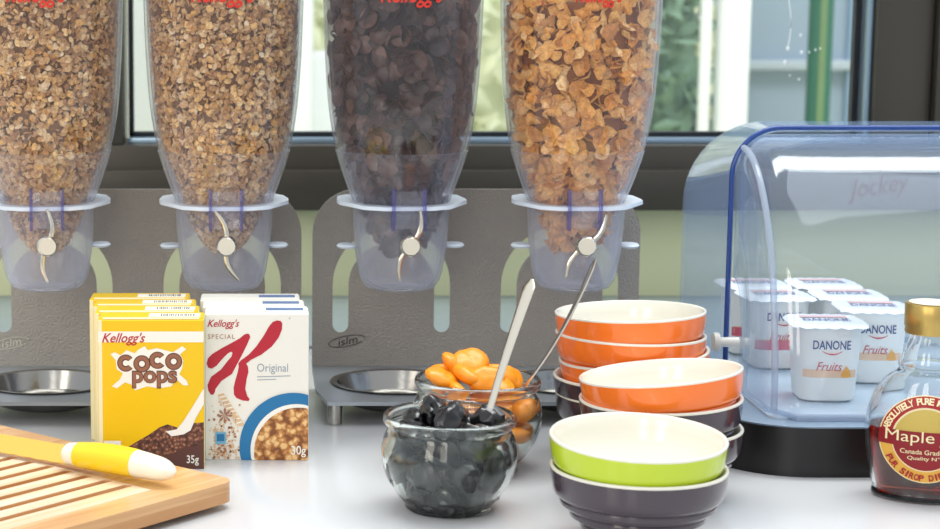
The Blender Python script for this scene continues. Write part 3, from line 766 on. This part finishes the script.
# the heap above the rim
for (dx, dy, z, rx, ry, rz, s, lb) in ((-0.031, -0.012, 0.079, 0.3, 0.35, 0.2, 1.05, 'dried apricot resting on the left part of the rear jar rim'),
        (-0.008, 0.002, 0.0890, 0.5, -0.25, 0.4, 1.25, 'large dried apricot on the very top of the heap'),
        (-0.020, 0.006, 0.086, 0.8, 0.5, 1.2, 1.05, 'upright dried apricot leaning at the top left of the heap'),
        (-0.030, 0.008, 0.080, 0.2, 0.5, 1.9, 0.95, 'dried apricot at the left back of the heap'),
        (0.006, -0.018, 0.0790, 0.9, 0.05, 0.1, 1.05, 'dried apricot standing at the front centre of the heap'),
        (-0.009, -0.010, 0.081, 0.4, -0.2, 2.0, 1.1, 'dried apricot tucked in the middle of the heap'),
        (0.027, -0.004, 0.0775, 0.9, 0.4, 0.6, 0.95, 'dried apricot standing beside the thin spoon'),
        (0.012, 0.012, 0.080, 0.3, 0.3, 2.4, 0.95, 'dried apricot at the back right of the heap'),
        (0.019, -0.020, 0.0735, 0.5, -0.3, 1.3, 0.85, 'dried apricot low at the front right of the heap')):
    o = bpy.data.objects.new('dried_apricot', am[int(z * 10000) % 5]); COL.objects.link(o)
    o.location = J2 + Vector((dx, dy, z)); o.rotation_euler = (rx, ry, rz); o.scale = (s, s, s)
    tag(o, lb, 'dried apricot', 'dried apricots heaped over the rear jar rim')

def spoon(name, top, bot, wtop, wneck, bowl_l, bowl_w, thick, side, label, bulge=0.0):
    t = empty(name, bot, label=label, cat='spoon')
    A = Vector((0, 0, 0)); B = Vector(top) - Vector(bot); L = B.length; d = B.normalized()
    side = Vector(side); side = (side - d * side.dot(d)).normalized(); nrm = side.cross(d)
    path = []; ra = []; fl_ = []
    n = 22
    for k in range(n):
        s = k / (n - 1); q = bowl_l + (L - bowl_l) * s
        path.append(d * q + nrm * (bulge * sin(pi * s)))
        w_ = wneck + (wtop - wneck) * max(0, (s - 0.15) / 0.85) ** 1.2
        if s > 0.94: w_ *= sqrt(max(0.08, 1 - ((s - 0.94) / 0.06) ** 2))
        ra.append(w_); fl_.append(thick if s < 0.94 else thick * sqrt(max(0.08, 1 - ((s - 0.94) / 0.06) ** 2)))
    b = MB(); vs_ = []; seg = 12
    for pth_, r_, f_ in zip(path, ra, fl_):
        for k in range(seg):
            a = 2 * pi * k / seg; vs_.append(pth_ + side * r_ * cos(a) + nrm * f_ * sin(a))
    fs = [(i * seg + k, i * seg + (k + 1) % seg, (i + 1) * seg + (k + 1) % seg, (i + 1) * seg + k) for i in range(n - 1) for k in range(seg)]
    fs += [tuple(range(seg)), tuple((n - 1) * seg + k for k in range(seg))]
    MB().add(vs_, fs).build('handle', M_chrome, t)
    # bowl of the spoon: thick dished ellipse
    up_ = []; dn = []; nr, ns = 6, 20; f2 = []
    for i in range(nr + 1):
        q = i / nr
        for k in range(ns):
            a = 2 * pi * k / ns; u = q * cos(a); v = q * sin(a); dep = -0.28 * bowl_w * (1 - q * q)
            c = d * (bowl_l * 0.52 + u * bowl_l * 0.55) + side * (v * bowl_w * (1 - 0.15 * u)) + nrm * dep
            up_.append(c + nrm * 0.0004); dn.append(c - nrm * 0.0004)
    m_ = len(up_)
    for i in range(nr):
        for k in range(ns):
            q = (i * ns + k, i * ns + (k + 1) % ns, (i + 1) * ns + (k + 1) % ns, (i + 1) * ns + k); f2 += [q, tuple(x + m_ for x in reversed(q))]
    for k in range(ns): f2.append((nr * ns + k, nr * ns + (k + 1) % ns, nr * ns + (k + 1) % ns + m_, nr * ns + k + m_))
    MB().add(up_ + dn, f2).build('bowl', M_chrome, t)
    return t
spoon('serving_spoon', (0.2250, 1.500, 0.171), (0.1640, 1.4180, 0.016), 0.0060, 0.0028, 0.040, 0.012, 0.0018, (1, -0.9, 0), 'wide-handled steel spoon standing in the prune jar', 0.002)
spoon('teaspoon', (0.2830, 1.540, 0.1815), (0.2030, 1.572, 0.020), 0.0050, 0.0024, 0.036, 0.011, 0.0010, (0.25, -1, 0.0), 'thin steel spoon leaning out of the apricot jar, seen edge on', -0.006)

# ------------------------------------------------------------------ stacked bowls
RB = 0.0640; HB = 0.058
BO = [(0.0, 0.0008), (0.024, 0.0008), (0.0262, 0.0), (0.0285, 0.0004), (0.0305, 0.003), (0.0345, 0.0065), (0.0398, 0.0100), (0.0414, 0.0125), (0.0414, 0.0150), (0.0408, 0.0160), (0.0460, 0.0182), (0.0494, 0.0210), (0.0498, 0.0238), (0.0492, 0.0250), (0.0535, 0.0272), (0.0564, 0.0300), (0.0568, 0.0326), (0.0562, 0.0338), (0.0596, 0.0362), (0.0614, 0.0390), (0.0624, 0.0440), (0.0633, 0.0500), (0.0638, 0.0560)]
BR = [(0.0638, 0.0560), (0.0640, 0.0572), (0.0634, 0.0580), (0.0620, 0.0581), (0.0608, 0.0573)]
BI = [(0.0608, 0.0573), (0.0596, 0.048), (0.0572, 0.0400), (0.0540, 0.0350), (0.0490, 0.0285), (0.0440, 0.0230), (0.0375, 0.0165), (0.030, 0.0100), (0.022, 0.0060), (0.0, 0.0048)]
def ceramic(name, rgb): return mat(name, rgb, 0.16, coat=0.5)
M_cer_w = ceramic('white_glaze', (228, 224, 210))
M_or = ceramic('orange_glaze', (248, 122, 44)); M_dk = ceramic('plum_grey_glaze', (66, 55, 64)); M_gr = ceramic('lime_glaze', (188, 208, 40))
def bowl_proto(m, colour):
    t = empty(colour + '_bowl', cat='bowl')
    lathe(BO, 72).build('outer_body', m, t, smooth=30)
    lathe(BR + BI[1:], 72).build('white_lining', M_cer_w, t, smooth=50)
    return t
po_, pd, pg = bowl_proto(M_or, 'orange'), bowl_proto(M_dk, 'dark'), bowl_proto(M_gr, 'green')
used = set()
def put(proto, x, y, rim_z, tx, ty, label, grp):
    o = proto if proto.name not in used else dup(proto)
    used.add(proto.name)
    # tilt about the rim centre
    rot = Euler((radians(tx), radians(ty), 0)); c = Vector((x, y, rim_z)); off = rot.to_matrix() @ Vector((0, 0, -HB))
    o.location = c + off; o.rotation_euler = rot; o['label'] = label; o['group'] = grp
    return o
G = 'stacked ceramic bowls'
FX, FY = 0.2825, 1.345; MX, MY = 0.3250, 1.4735; RX, RY = 0.3260, 1.602
put(pd, FX, FY, 0.058, 0, 0, 'dark plum bowl holding the lime green bowl in front', G)
put(pg, FX - 0.001, FY, 0.080, 3.0, 0.6, 'lime green bowl with white inside, on top of the front stack', G)
put(pd, MX + 0.001, MY, 0.0585, 0, 0, 'dark plum bowl at the bottom of the middle stack', G)
put(pd, MX, MY, 0.0815, 0, -2.0, 'dark plum bowl directly under the tilted orange bowl', G)
put(po_, MX - 0.001, MY - 0.001, 0.1015, -3.0, -5.5, 'tilted orange bowl on top of the middle stack', G)
put(pd, RX + 0.001, RY, 0.058, 0, 0, 'dark plum bowl at the very bottom of the rear stack', G)
put(pd, RX - 0.001, RY, 0.0735, 0, -1.0, 'dark plum bowl second from the bottom of the rear stack', G)
put(po_, RX + 0.003, RY, 0.0915, 0, -5.5, 'tilted orange bowl third from the top of the rear stack', G)
put(po_, RX, RY, 0.1095, -1, 0.8, 'orange bowl second from the top of the rear stack', G)
put(po_, RX - 0.001, RY, 0.1285, -1.5, -1.8, 'orange bowl with white inside, topmost of the rear stack', G)

# ------------------------------------------------------------------ breadboard and knife
def wood_mat(name, c1, c2, scale=(2.5, 40, 40)):
    m = bpy.data.materials.new(name); m.use_nodes = True; n = m.node_tree; b = n.nodes['Principled BSDF']; b.inputs['Roughness'].default_value = 0.27
    t = n.nodes.new('ShaderNodeTexCoord'); mp = n.nodes.new('ShaderNodeMapping'); mp.inputs['Scale'].default_value = scale
    x = n.nodes.new('ShaderNodeTexNoise'); x.inputs['Scale'].default_value = 2.2; x.inputs['Detail'].default_value = 6; x.inputs['Distortion'].default_value = 0.6
    n.links.new(t.outputs['Object'], mp.inputs[0]); n.links.new(mp.outputs[0], x.inputs['Vector'])
    r = n.nodes.new('ShaderNodeValToRGB'); r.color_ramp.elements[0].position = 0.32; r.color_ramp.elements[1].position = 0.68
    r.color_ramp.elements[0].color = lin(c1); r.color_ramp.elements[1].color = lin(c2)
    n.links.new(x.outputs['Fac'], r.inputs[0]); n.links.new(r.outputs[0], b.inputs['Base Color']); return m
M_wood = wood_mat('oiled_wood', (196, 144, 92), (224, 180, 132))
M_wood2 = wood_mat('slat_sheen_wood', (222, 188, 150), (238, 216, 188))  # paler than the board: glossy sheen put into the wood colour
M_wood_d = wood_mat('groove_wood', (182, 128, 80), (206, 156, 106))
# local x runs along the grooves (away from the corner), local y across them
bd_ = empty('bread_board', (-0.010, 1.440, 0.0), radians(180 + 48), 'grooved pale wooden bread board at the lower left corner', 'bread board')
ol = rrect(0.0, 0.34, -0.36, 0.0, 0.014, 8)
M_l = MB()
gro = []
for k in range(12):
    yc = -(0.050 + 0.0222 * k)
    if yc < -0.34: break
    gro.append(rrect(0.067, 0.315, yc - 0.0040, yc + 0.0040, 0.0039, 4))
plate(ol, gro, 0.0075, 'XY', 0.0145).build('board', M_wood, bd_)
bs = plate(ol, [], 0.0085, 'XY', 0.0060); bs.build('base_layer', M_wood_d, bd_)
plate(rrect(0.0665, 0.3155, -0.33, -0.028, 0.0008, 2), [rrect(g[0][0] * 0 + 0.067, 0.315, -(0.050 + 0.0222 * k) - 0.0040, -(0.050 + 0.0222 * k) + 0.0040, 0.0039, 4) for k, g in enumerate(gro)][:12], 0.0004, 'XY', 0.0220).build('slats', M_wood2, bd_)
for (x, y) in ((0.03, -0.03), (0.31, -0.03), (0.03, -0.33), (0.31, -0.33)):
    lathe([(0, 0), (0.006, 0), (0.007, 0.001), (0.007, 0.006), (0, 0.006)], 18).build('rubber_foot', mat('black_rubber', (40, 36, 34), 0.6), bd_, loc=(x, y, 0))

kn = empty('table_knife', (-0.1480, 1.4760, 0.0345), math.atan2(-0.060, 0.0885), 'knife with yellow and white plastic handle lying on the bread board', 'knife')
M_hy = mat('yellow_plastic', (246, 210, 30), 0.3, coat=0.3); M_hw = mat('white_handle_plastic', (244, 240, 222), 0.3, coat=0.3)
def hand(s0, s1, n, grow=0.0):
    pts = []; ra = []; fl2 = []
    for k in range(n):
        s = s0 + (s1 - s0) * k / (n - 1)
        w_ = 0.0088 + 0.0034 * sin(pi * min(1, s * 1.05)) ** 0.8
        if s > 0.86: w_ *= sqrt(max(0.02, 1 - ((s - 0.86) / 0.14) ** 2))
        if s < 0.06: w_ *= sqrt(max(0.3, 1 - ((0.06 - s) / 0.06) ** 2))
        pts.append((0.110 * s, 0, 0.002 * sin(pi * s))); ra.append(w_ * 0.95 + grow); fl2.append(w_ * 0.92 + grow)
    return tube(pts, ra, 20, flat=fl2)
hand(0, 1, 40).build('handle', M_hw, kn, smooth=50)
hand(0.14, 0.66, 24, 0.0004).build('yellow_grip', M_hy, kn, smooth=50)
bl = MB(); n = 26; vs_ = []
for k in range(n):
    s = k / (n - 1); x = 0.004 - 0.20 * s; hw = 0.0085 * (1 if s < 0.8 else sqrt(max(0.02, 1 - ((s - 0.8) / 0.2) ** 2)))
    ser = 0.0006 * (k % 2)
    vs_ += [(x, -hw + ser, -0.0055), (x, hw, -0.0052), (x, hw, -0.0030), (x, -hw + ser, -0.0048)]
fs = [(4 * i + k, 4 * i + (k + 1) % 4, 4 * i + 4 + (k + 1) % 4, 4 * i + 4 + k) for i in range(n - 1) for k in range(4)] + [(0, 1, 2, 3), tuple(4 * (n - 1) + k for k in range(4))]
bl.add([(a_, b_, c_ - 0.0045) for a_, b_, c_ in vs_], fs).build('blade', mat('yellow_coated_blade', (226, 190, 90), 0.3, metal=0.3), kn, smooth=20, rot=(radians(38), 0, 0), loc=(0, 0, 0.004))

# ------------------------------------------------------------------ yoghurt display with roll-top hood
M_hood = clear('clear_hood_plastic', (251, 253, 255), 0.032, (186, 212, 248), 1.1, 0.34, 0.05)
M_bluee = mat('blue_plastic_edge', (18, 60, 132), 0.2, coat=0.5)
M_black = mat('black_plastic', (26, 24, 24), 0.32, bump=0.05, bscale=100)
M_shelf = mat('pale_blue_shelf', (196, 212, 226), 0.2, coat=0.3)
DX0, DX1 = 0.4330, 0.8330; YB = 1.700; YK = 1.905; ZT = 0.277; ZF = 0.0455
dm = empty('yoghurt_display', ((DX0 + DX1) / 2, 1.73, 0), label='roll-top display case with clear blue-tinted hood and black base', cat='display case')
hw = (DX1 - DX0) / 2; y_ = lambda Y: Y - 1.73
plate(rrect(-hw - 0.040, hw + 0.03, y_(1.531), y_(1.945), 0.075, 12), [], 0.041, 'XY', 0.0).build('base', M_black, dm)
plate(rrect(-hw - 0.0385, hw + 0.0285, y_(1.5325), y_(1.9435), 0.074, 12), [], 0.0012, 'XY', 0.0412).build('base_deck', mat('grey_blue_deck', (136, 156, 176), 0.2, coat=0.3), dm)
plate(rrect(-hw + 0.004, hw - 0.004, y_(1.562), y_(1.90), 0.01, 6), [], 0.002, 'XY', 0.0425).build('shelf', M_shelf, dm)
def arch(w2, zb, zt, r, n=12):
    p = [(-w2, zb), (-w2, (zb + zt) / 2)]
    for k in range(n + 1): a = pi - pi / 2 * k / n; p.append((-w2 + r + r * cos(a), zt - r + r * sin(a)))
    for k in range(n + 1): a = pi / 2 - pi / 2 * k / n; p.append((w2 - r + r * cos(a), zt - r + r * sin(a)))
    return p + [(w2, (zb + zt) / 2), (w2, zb)]
ao = arch(hw, 0.0425, ZT, 0.043); ai = arch(hw - 0.003, 0.0425, ZT - 0.003, 0.040); n = len(ao)
ao2 = arch(hw - 0.004, 0.0425, ZT - 0.008, 0.080); ai2 = arch(hw - 0.007, 0.0425, ZT - 0.011, 0.077)
b = MB(); vs_ = [(x, y_(YB), z) for x, z in ao] + [(x, y_(YB), z) for x, z in ai] + [(x, y_(YK), z) for x, z in ao2] + [(x, y_(YK), z) for x, z in ai2]
fs = []
for i in range(n - 1):
    fs += [(i, i + 1, 2 * n + i + 1, 2 * n + i), (n + i, 3 * n + i, 3 * n + i + 1, n + i + 1), (i, n + i, n + i + 1, i + 1), (2 * n + i, 2 * n + i + 1, 3 * n + i + 1, 3 * n + i)]
b.add(vs_, fs).build('rear_shell', M_hood, dm)
plate(ao2, [], 0.003, 'XZ', y_(YK) + 0.0001).build('back_wall', M_hood, dm, smooth=0)
tube([(x, y_(YB) - 0.001, z) for x, z in arch(hw + 0.0005, 0.0425, ZT + 0.0005, 0.043, 16)], 0.0024, 8, up=Vector((0, 1, 0))).build('blue_rim', M_bluee, dm, smooth=50)
# roll-top front hood
W2 = hw - 0.0045; RC = 0.030
def hood_pt(th, t):
    a_, b_ = 0.145, 0.2265
    ry, rz_ = a_ * sin(th), b_ * cos(th)
    x, q = t
    l = sqrt(ry * ry + rz_ * rz_); k_ = (l - q) / l
    return (x, y_(YB) - ry * k_ + 0.0, ZF + rz_ * k_)
xs = [(-W2, d) for d in (0.13, 0.08, 0.05, RC)] + [(-W2 + RC - RC * cos(pi / 2 * k / 7), RC - RC * sin(pi / 2 * k / 7)) for k in range(1, 8)]
xs += [(-W2 + RC + (2 * W2 - 2 * RC) * k / 10, 0.0) for k in range(1, 10)]
xs += [(-x, d) for x, d in reversed(xs[:11])]
vs_ = []; NT = 26
for i in range(NT + 1):
    th = radians(-2 + 92 * i / NT)
    for t_ in xs: vs_.append(hood_pt(th, t_))
m_ = len(xs); fs = [(i * m_ + k, i * m_ + k + 1, (i + 1) * m_ + k + 1, (i + 1) * m_ + k) for i in range(NT) for k in range(m_ - 1)]
ho = MB().add(vs_, fs).build('roll_top_hood', M_hood, dm, smooth=60)
so = ho.modifiers.new('thickness', 'SOLIDIFY'); so.thickness = 0.003; so.offset = -1
M_lip = clear('lip_plastic', (230, 236, 244), 0.35, (225, 232, 242), 0.9, 0.2)
tube([(-W2 + 0.003, y_(1.69), ZF), (-W2 + 0.003, y_(1.585), ZF), (-W2 + 0.02, y_(1.5545), ZF), (0, y_(1.5525), ZF), (W2 - 0.02, y_(1.5545), ZF), (W2 - 0.003, y_(1.585), ZF), (W2 - 0.003, y_(1.69), ZF)], 0.0028, 8).build('hood_lip', M_lip, ho, smooth=40)
for s in (-1, 1):
    tube([hood_pt(radians(2 + 87 * k / 24), (s * (W2 - 0.004), 0.012)) for k in range(25)], 0.0030, 8, up=Vector((1, 0, 0))).build('hood_edge', M_lip, ho, smooth=50)
    k1 = lathe([(0, -0.014), (0.0045, -0.014), (0.0045, 0.004), (0.0085, 0.004), (0.0090, 0.006), (0.0085, 0.009), (0, 0.010)], 20)
    MB().join(k1, xf=Matrix.Rotation(radians(90) * s, 4, 'Y')).build('pivot_knob', mat('ivory_knob', (226, 222, 214), 0.3), dm, loc=(s * (hw + 0.004), y_(1.695), 0.0835))
v, f = text_fit('Jockey', -0.030, 0.030, 0.190, 0.214, 0.0, 0.2)
MB().add([(p_[0], y_(YK) - 0.0008, p_[1] + 0.15 * p_[0]) for p_ in v], f).build('logo_print', clear('faded_red_print', (190, 120, 140), 0.25, (150, 70, 90), 0.3, 0.0), dm, smooth=0)

# ------------------------------------------------------------------ yoghurts
M_yog = mat('white_yoghurt_plastic', (244, 242, 234), 0.35, sss=0.0)
M_foil = mat('white_foil_lid', (240, 242, 246), 0.28, bump=0.5, bscale=90)
M_navy = mat('navy_print', (38, 62, 128), 0.45); M_rp = mat('red_label_print', (206, 50, 52), 0.45); M_peach = mat('peach_print', (238, 196, 158), 0.5)
M_orng = mat('orange_fruit_print', (240, 168, 50), 0.5); M_pink = mat('raspberry_print', (214, 96, 112), 0.5)
def sq(a, s, n=4.0):
    c_, s_ = cos(a), sin(a); q = (abs(c_) ** n + abs(s_) ** n) ** (-1 / n); return (s * q * c_, s * q * s_)
def yoghurt(x, y, rz, label, fruit):
    t = empty('yoghurt_pot', (x, y, 0.0447), rz, label, 'yoghurt pot', 'yoghurt pots in the display case')
    lev = [(0.0, 0.0), (0.0205, 0.0), (0.0238, 0.002), (0.0250, 0.006), (0.0268, 0.036), (0.0272, 0.037), (0.0280, 0.0625), (0.0300, 0.066), (0.0300, 0.0675), (0.0, 0.0675)]
    seg = 56; vs_ = []; n = len(lev)
    for s, z in lev:
        for k in range(seg): a, b_ = sq(2 * pi * k / seg, s); vs_.append((a, b_, z))
    fs = [(i * seg + k, i * seg + (k + 1) % seg, (i + 1) * seg + (k + 1) % seg, (i + 1) * seg + k) for i in range(n - 1) for k in range(seg)]
    MB().add(vs_, fs).build('pot', M_yog, t, smooth=40)
    r = random.Random(int(x * 1e4 + y * 1e3)); lv = []; seg2 = 72
    for (s, z, wv) in ((0.0, 0.0695, 0), (0.026, 0.0693, 0.2), (0.0310, 0.0688, 1), (0.0335, 0.0668, 2), (0.0330, 0.0662, 2), (0.0, 0.0678, 0)):
        for k in range(seg2):
            a, b_ = sq(2 * pi * k / seg2, s, 5); lv.append((a * (1 + 0.012 * wv * sin(k * 1.9)), b_ * (1 + 0.012 * wv * sin(k * 1.3 + 1)), z + 0.0003 * wv * sin(k * 1.7)))
    fs = [(i * seg2 + k, i * seg2 + (k + 1) % seg2, (i + 1) * seg2 + (k + 1) % seg2, (i + 1) * seg2 + k) for i in range(5) for k in range(seg2)]
    ld = MB().add(lv, fs).build('foil_lid', M_foil, t, smooth=40)
    v, f = text_fit('DANONE', -0.020, 0.020, -0.003, 0.009, 0.01)
    MB().add([(p_[0], p_[1] - 0.008, 0.0702) for p_ in v], f).add([(-0.02, 0.006, 0.0701), (0.02, 0.006, 0.0701), (0.02, 0.016, 0.0701), (-0.02, 0.016, 0.0701)], [(0, 1, 2, 3)], 1).build('lid_print', [M_navy, mat('pale_pink_print', (232, 188, 186), 0.5)], ld, smooth=0)
    # label prints wrapped to the front face
    def srf(px, z):
        s = 0.0250 + (z - 0.006) / 0.0565 * 0.0031 + 0.0003
        q = (max(0.0, 1 - abs(px / s) ** 4.0)) ** 0.25; return (px, -s * q, z)
    b = MB()
    def band(x0, x1, z0, z1, mi, ex=0.0, nx=18):
        vv = []; 
        for k in range(nx + 1):
            for z in (z0, z1): p_ = srf(x0 + (x1 - x0) * k / nx, z); vv.append((p_[0], p_[1] - ex, p_[2]))
        b.add(vv, [(2 * k, 2 * k + 2, 2 * k + 3, 2 * k + 1) for k in range(nx)], mi)
    def tx(s, x0, x1, z0, z1, mi, sh=0.0, bo=0.0):
        v, f = text_fit(s, x0, x1, z0, z1, bo, sh); b.add([(lambda q: (q[0], q[1] - 0.0004, q[2]))(srf(p_[0], p_[1])) for p_ in v], f, mi)
    band(-0.0225, 0.0225, 0.0225, 0.0295, 2)
    tx('DANONE', -0.0155, 0.0165, 0.0475, 0.0555, 0, 0, 0.015)
    tx('Fruits', -0.012, 0.010, 0.0285, 0.0365, 1, 0.35, 0.0)
    sm = []
    for k in range(13):
        a = -1 + 2 * k / 12; p_ = srf(0.001 + a * 0.0085, 0.0432 + 0.0028 * a * a); sm.append((p_[0], p_[1] - 0.0003, p_[2]))
    b.join(tube(sm, [0.0002 + 0.0006 * (1 - abs(-1 + 2 * k / 12)) for k in range(13)], 6), 1)
    fv = [(0.009, 0.024), (0.013, 0.0225), (0.018, 0.0235), (0.0165, 0.029), (0.0135, 0.0335), (0.011, 0.029)]
    b.add([(lambda q: (q[0], q[1] - 0.0005, q[2]))(srf(*q_)) for q_ in fv], poly_tri(fv), 3)
    if fruit is M_pink: band(-0.024, 0.024, 0.0195, 0.0285, 3, 0.0002)
    b.build('label_print', [M_navy, M_rp, M_peach, fruit], t, smooth=0, weld=False)
    return t
yoghurt(0.5040, 1.640, -0.08, 'front yoghurt pot, standing alone before the others', M_orng)
yoghurt(0.5700, 1.717, -0.12, 'yoghurt pot just behind the syrup bottle, front of the right row', M_orng)
yoghurt(0.5690, 1.7860, -0.05, 'yoghurt pot in the middle of the right row', M_orng)
yoghurt(0.5660, 1.8550, 0.0, 'yoghurt pot at the back of the right row', M_orng)
yoghurt(0.4990, 1.7830, 0.05, 'yoghurt pot with red fruit label behind the front one', M_pink)
yoghurt(0.4960, 1.8530, 0.0, 'yoghurt pot at the back left corner of the display', M_pink)

# ------------------------------------------------------------------ maple syrup bottle
M_bg = glass_mat('clear_bottle_glass', (250, 252, 252)); SX, SY = 0.5355, 1.472; FLAT = 0.70
sy_ = empty('syrup_bottle', (SX, SY, 0), -0.33, label='maple syrup flask with gold cap and round red label at the right edge', cat='bottle')
BP = [(0.034, 0.0), (0.0385, 0.0015), (0.0392, 0.004), (0.0385, 0.0075), (0.0395, 0.012), (0.0415, 0.020), (0.0440, 0.034), (0.0458, 0.048), (0.0460, 0.060), (0.0440, 0.073), (0.0390, 0.086), (0.0310, 0.096), (0.0245, 0.101), (0.0222, 0.1045), (0.0230, 0.1070), (0.0222, 0.110), (0.0190, 0.119), (0.0158, 0.127), (0.0150, 0.134), (0.0150, 0.148)]
def flatten(b):
    nv = []
    for x, y, z in b.v:
        k = FLAT if z < 0.09 else FLAT + (1 - FLAT) * min(1, (z - 0.09) / 0.02); nv.append((x, y * k, z))
    b.v = nv; return b
bp_s = smooth_prof(BP, 3)
def brad(z):
    for (r0, z0), (r1, z1) in zip(bp_s, bp_s[1:]):
        if z0 <= z <= z1 and z1 > z0: return r0 + (r1 - r0) * (z - z0) / (z1 - z0)
    return BP[0][0]
inner = [(max(0, r - 0.0028), max(z, 0.005)) for r, z in bp_s]
flatten(lathe([(0, 0.0)] + bp_s + list(reversed(inner)) + [(0, 0.005)], 72)).build('glass_body', M_bg, sy_, smooth=60)
sp_ = [(0.0, 0.0053)] + [(r - 0.0029, max(z, 0.0053)) for r, z in bp_s if z < 0.0575] + [(brad(0.058) - 0.0029, 0.058), (0, 0.058)]
M_syr = mat('maple_syrup', (128, 40, 8), 0.0, trans=1.0, ior=1.40)
va = M_syr.node_tree.nodes.new('ShaderNodeVolumeAbsorption'); va.inputs['Color'].default_value = lin((236, 112, 20)); va.inputs['Density'].default_value = 55
M_syr.node_tree.nodes['Principled BSDF'].inputs['Base Color'].default_value = lin((240, 190, 130))
M_syr.node_tree.links.new(va.outputs[0], M_syr.node_tree.nodes['Material Output'].inputs['Volume'])
flatten(lathe(sp_, 72)).build('syrup', M_syr, sy_, smooth=60)
cpf = [(0, 0.1325), (0.0150 + .0005, 0.1325), (0.0178, 0.1325), (0.0185, 0.134), (0.0182, 0.1375), (0.0190, 0.139), (0.0190, 0.1550), (0.0182, 0.1565), (0, 0.1568)]
cpb = lathe([(0.0156, 0.1330)] + cpf[2:], 96)
cpb.v = [(x * 1.06 * (1 + 0.012 * (1 if int(round(math.atan2(y, x) * 96 / (2 * pi))) % 2 else -1) * (0.140 < z < 0.154)), y * 1.06, z) for x, y, z in cpb.v]
cpo = cpb.build('cap', mat('gold_cap', (196, 166, 96), 0.34, metal=0.8), sy_, smooth=50)
lathe([(0, 0), (0.0172, 0), (0.0172, 0.0003), (0, 0.0003)], 40).build('cap_top_disc', mat('pale_cap_top', (232, 226, 204), 0.35), cpo, loc=(0, 0, 0.1569))
# finger loop at the neck, on the far side from the photo's edge
lp = [(0.020 + 0.014 * sin(pi * k / 14), 0.0, 0.128 - 0.024 * k / 14) for k in range(15)]
tube(lp, 0.0032, 12, up=Vector((0, 1, 0))).build('neck_handle', M_bg, sy_, smooth=50)
# round label
M_lr = mat('label_red', (166, 30, 38), 0.45); M_lg = mat('label_gold', (226, 172, 70), 0.4); M_lc = mat('label_cream', (244, 226, 180), 0.45); M_lm = mat('label_maroon', (140, 26, 34), 0.45); M_lo = mat('label_olive', (196, 170, 84), 0.45)
LZ = 0.0530; LR = 0.0348
def onb(x, z, l):
    r = brad(min(max(z, 0.006), 0.098)); k = sqrt(max(0.0, 1 - (x / r) ** 2)); nl = 0.00025 + 0.00018 * l
    return (x, -(r + nl) * FLAT * k - nl, z)
lb_ = MB()
def ring(r0, r1, a0, a1, mi, l, n=48, m=6):
    vv = []
    for i in range(m + 1):
        for k in range(n + 1):
            q = r0 + (r1 - r0) * i / m; a = radians(a0 + (a1 - a0) * k / n); vv.append(onb(q * cos(a), LZ + q * sin(a), l))
    lb_.add(vv, [(i * (n + 1) + k, i * (n + 1) + k + 1, (i + 1) * (n + 1) + k + 1, (i + 1) * (n + 1) + k) for i in range(m) for k in range(n)], mi)
ring(0.0, LR, 0, 360, 2, 1); ring(0.0255, LR - 0.0008, 5, 175, 0, 2); ring(0.0255, LR - 0.0008, 185, 355, 1, 2)
ring(0.0, 0.0240, 0, 180, 4, 2); ring(0.0, 0.0245, 180, 360, 3, 2)
def rect(x0, x1, z0, z1, mi, l, n=20):
    vv = [onb(x0 + (x1 - x0) * k / n, z, l) for k in range(n + 1) for z in (z0, (z0 + z1) / 2, z1)]
    lb_.add(vv, [(3 * k + j, 3 * k + 3 + j, 3 * k + 4 + j, 3 * k + 1 + j) for k in range(n) for j in range(2)], mi)
rect(-0.0350, 0.0350, LZ - 0.0055, LZ + 0.0065, 3, 3)
def ltext(s, x0, x1, z0, z1, mi, l, bo=0.0):
    v, f = text_fit(s, x0, x1, z0, z1, bo); lb_.add([onb(p_[0], p_[1], l) for p_ in v], f, mi)
ltext('Maple Joe', -0.0300, 0.0310, LZ - 0.0045, LZ + 0.0070, 2, 6, 0.0)
ltext('Canada Grade A', -0.0185, 0.0185, LZ - 0.0112, LZ - 0.0074, 2, 5, 0.005)
ltext('Quality N°1', -0.0130, 0.0130, LZ - 0.0168, LZ - 0.0128, 2, 5, 0.005)
def arc_text(s, rad, h_, a0, a1, mi, flip=False):
    for k, ch_ in enumerate(s):
        if ch_ == ' ': continue
        a = radians(a0 + (a1 - a0) * (k + 0.5) / len(s)); wd = h_ * (0.30 if ch_ in "I'" else 0.72)
        v, f = text_fit(ch_, -wd / 2, wd / 2, -h_ / 2, h_ / 2, 0.03); t = (a + pi / 2) if flip else (a - pi / 2)
        lb_.add([onb(rad * cos(a) + p_[0] * cos(t) - p_[1] * sin(t), LZ + rad * sin(a) + p_[0] * sin(t) + p_[1] * cos(t), 5) for p_ in v], f, mi)
arc_text('ABSOLUTELY PURE MAPLE SYRUP', 0.0305, 0.0052, 168, 12, 2)
arc_text("PUR SIROP D'ERABLE", 0.0305, 0.0052, 208, 332, 0, True)
lb_.build('round_label', [M_lr, M_lg, M_lc, M_lm, M_lo], sy_, smooth=0, weld=False)
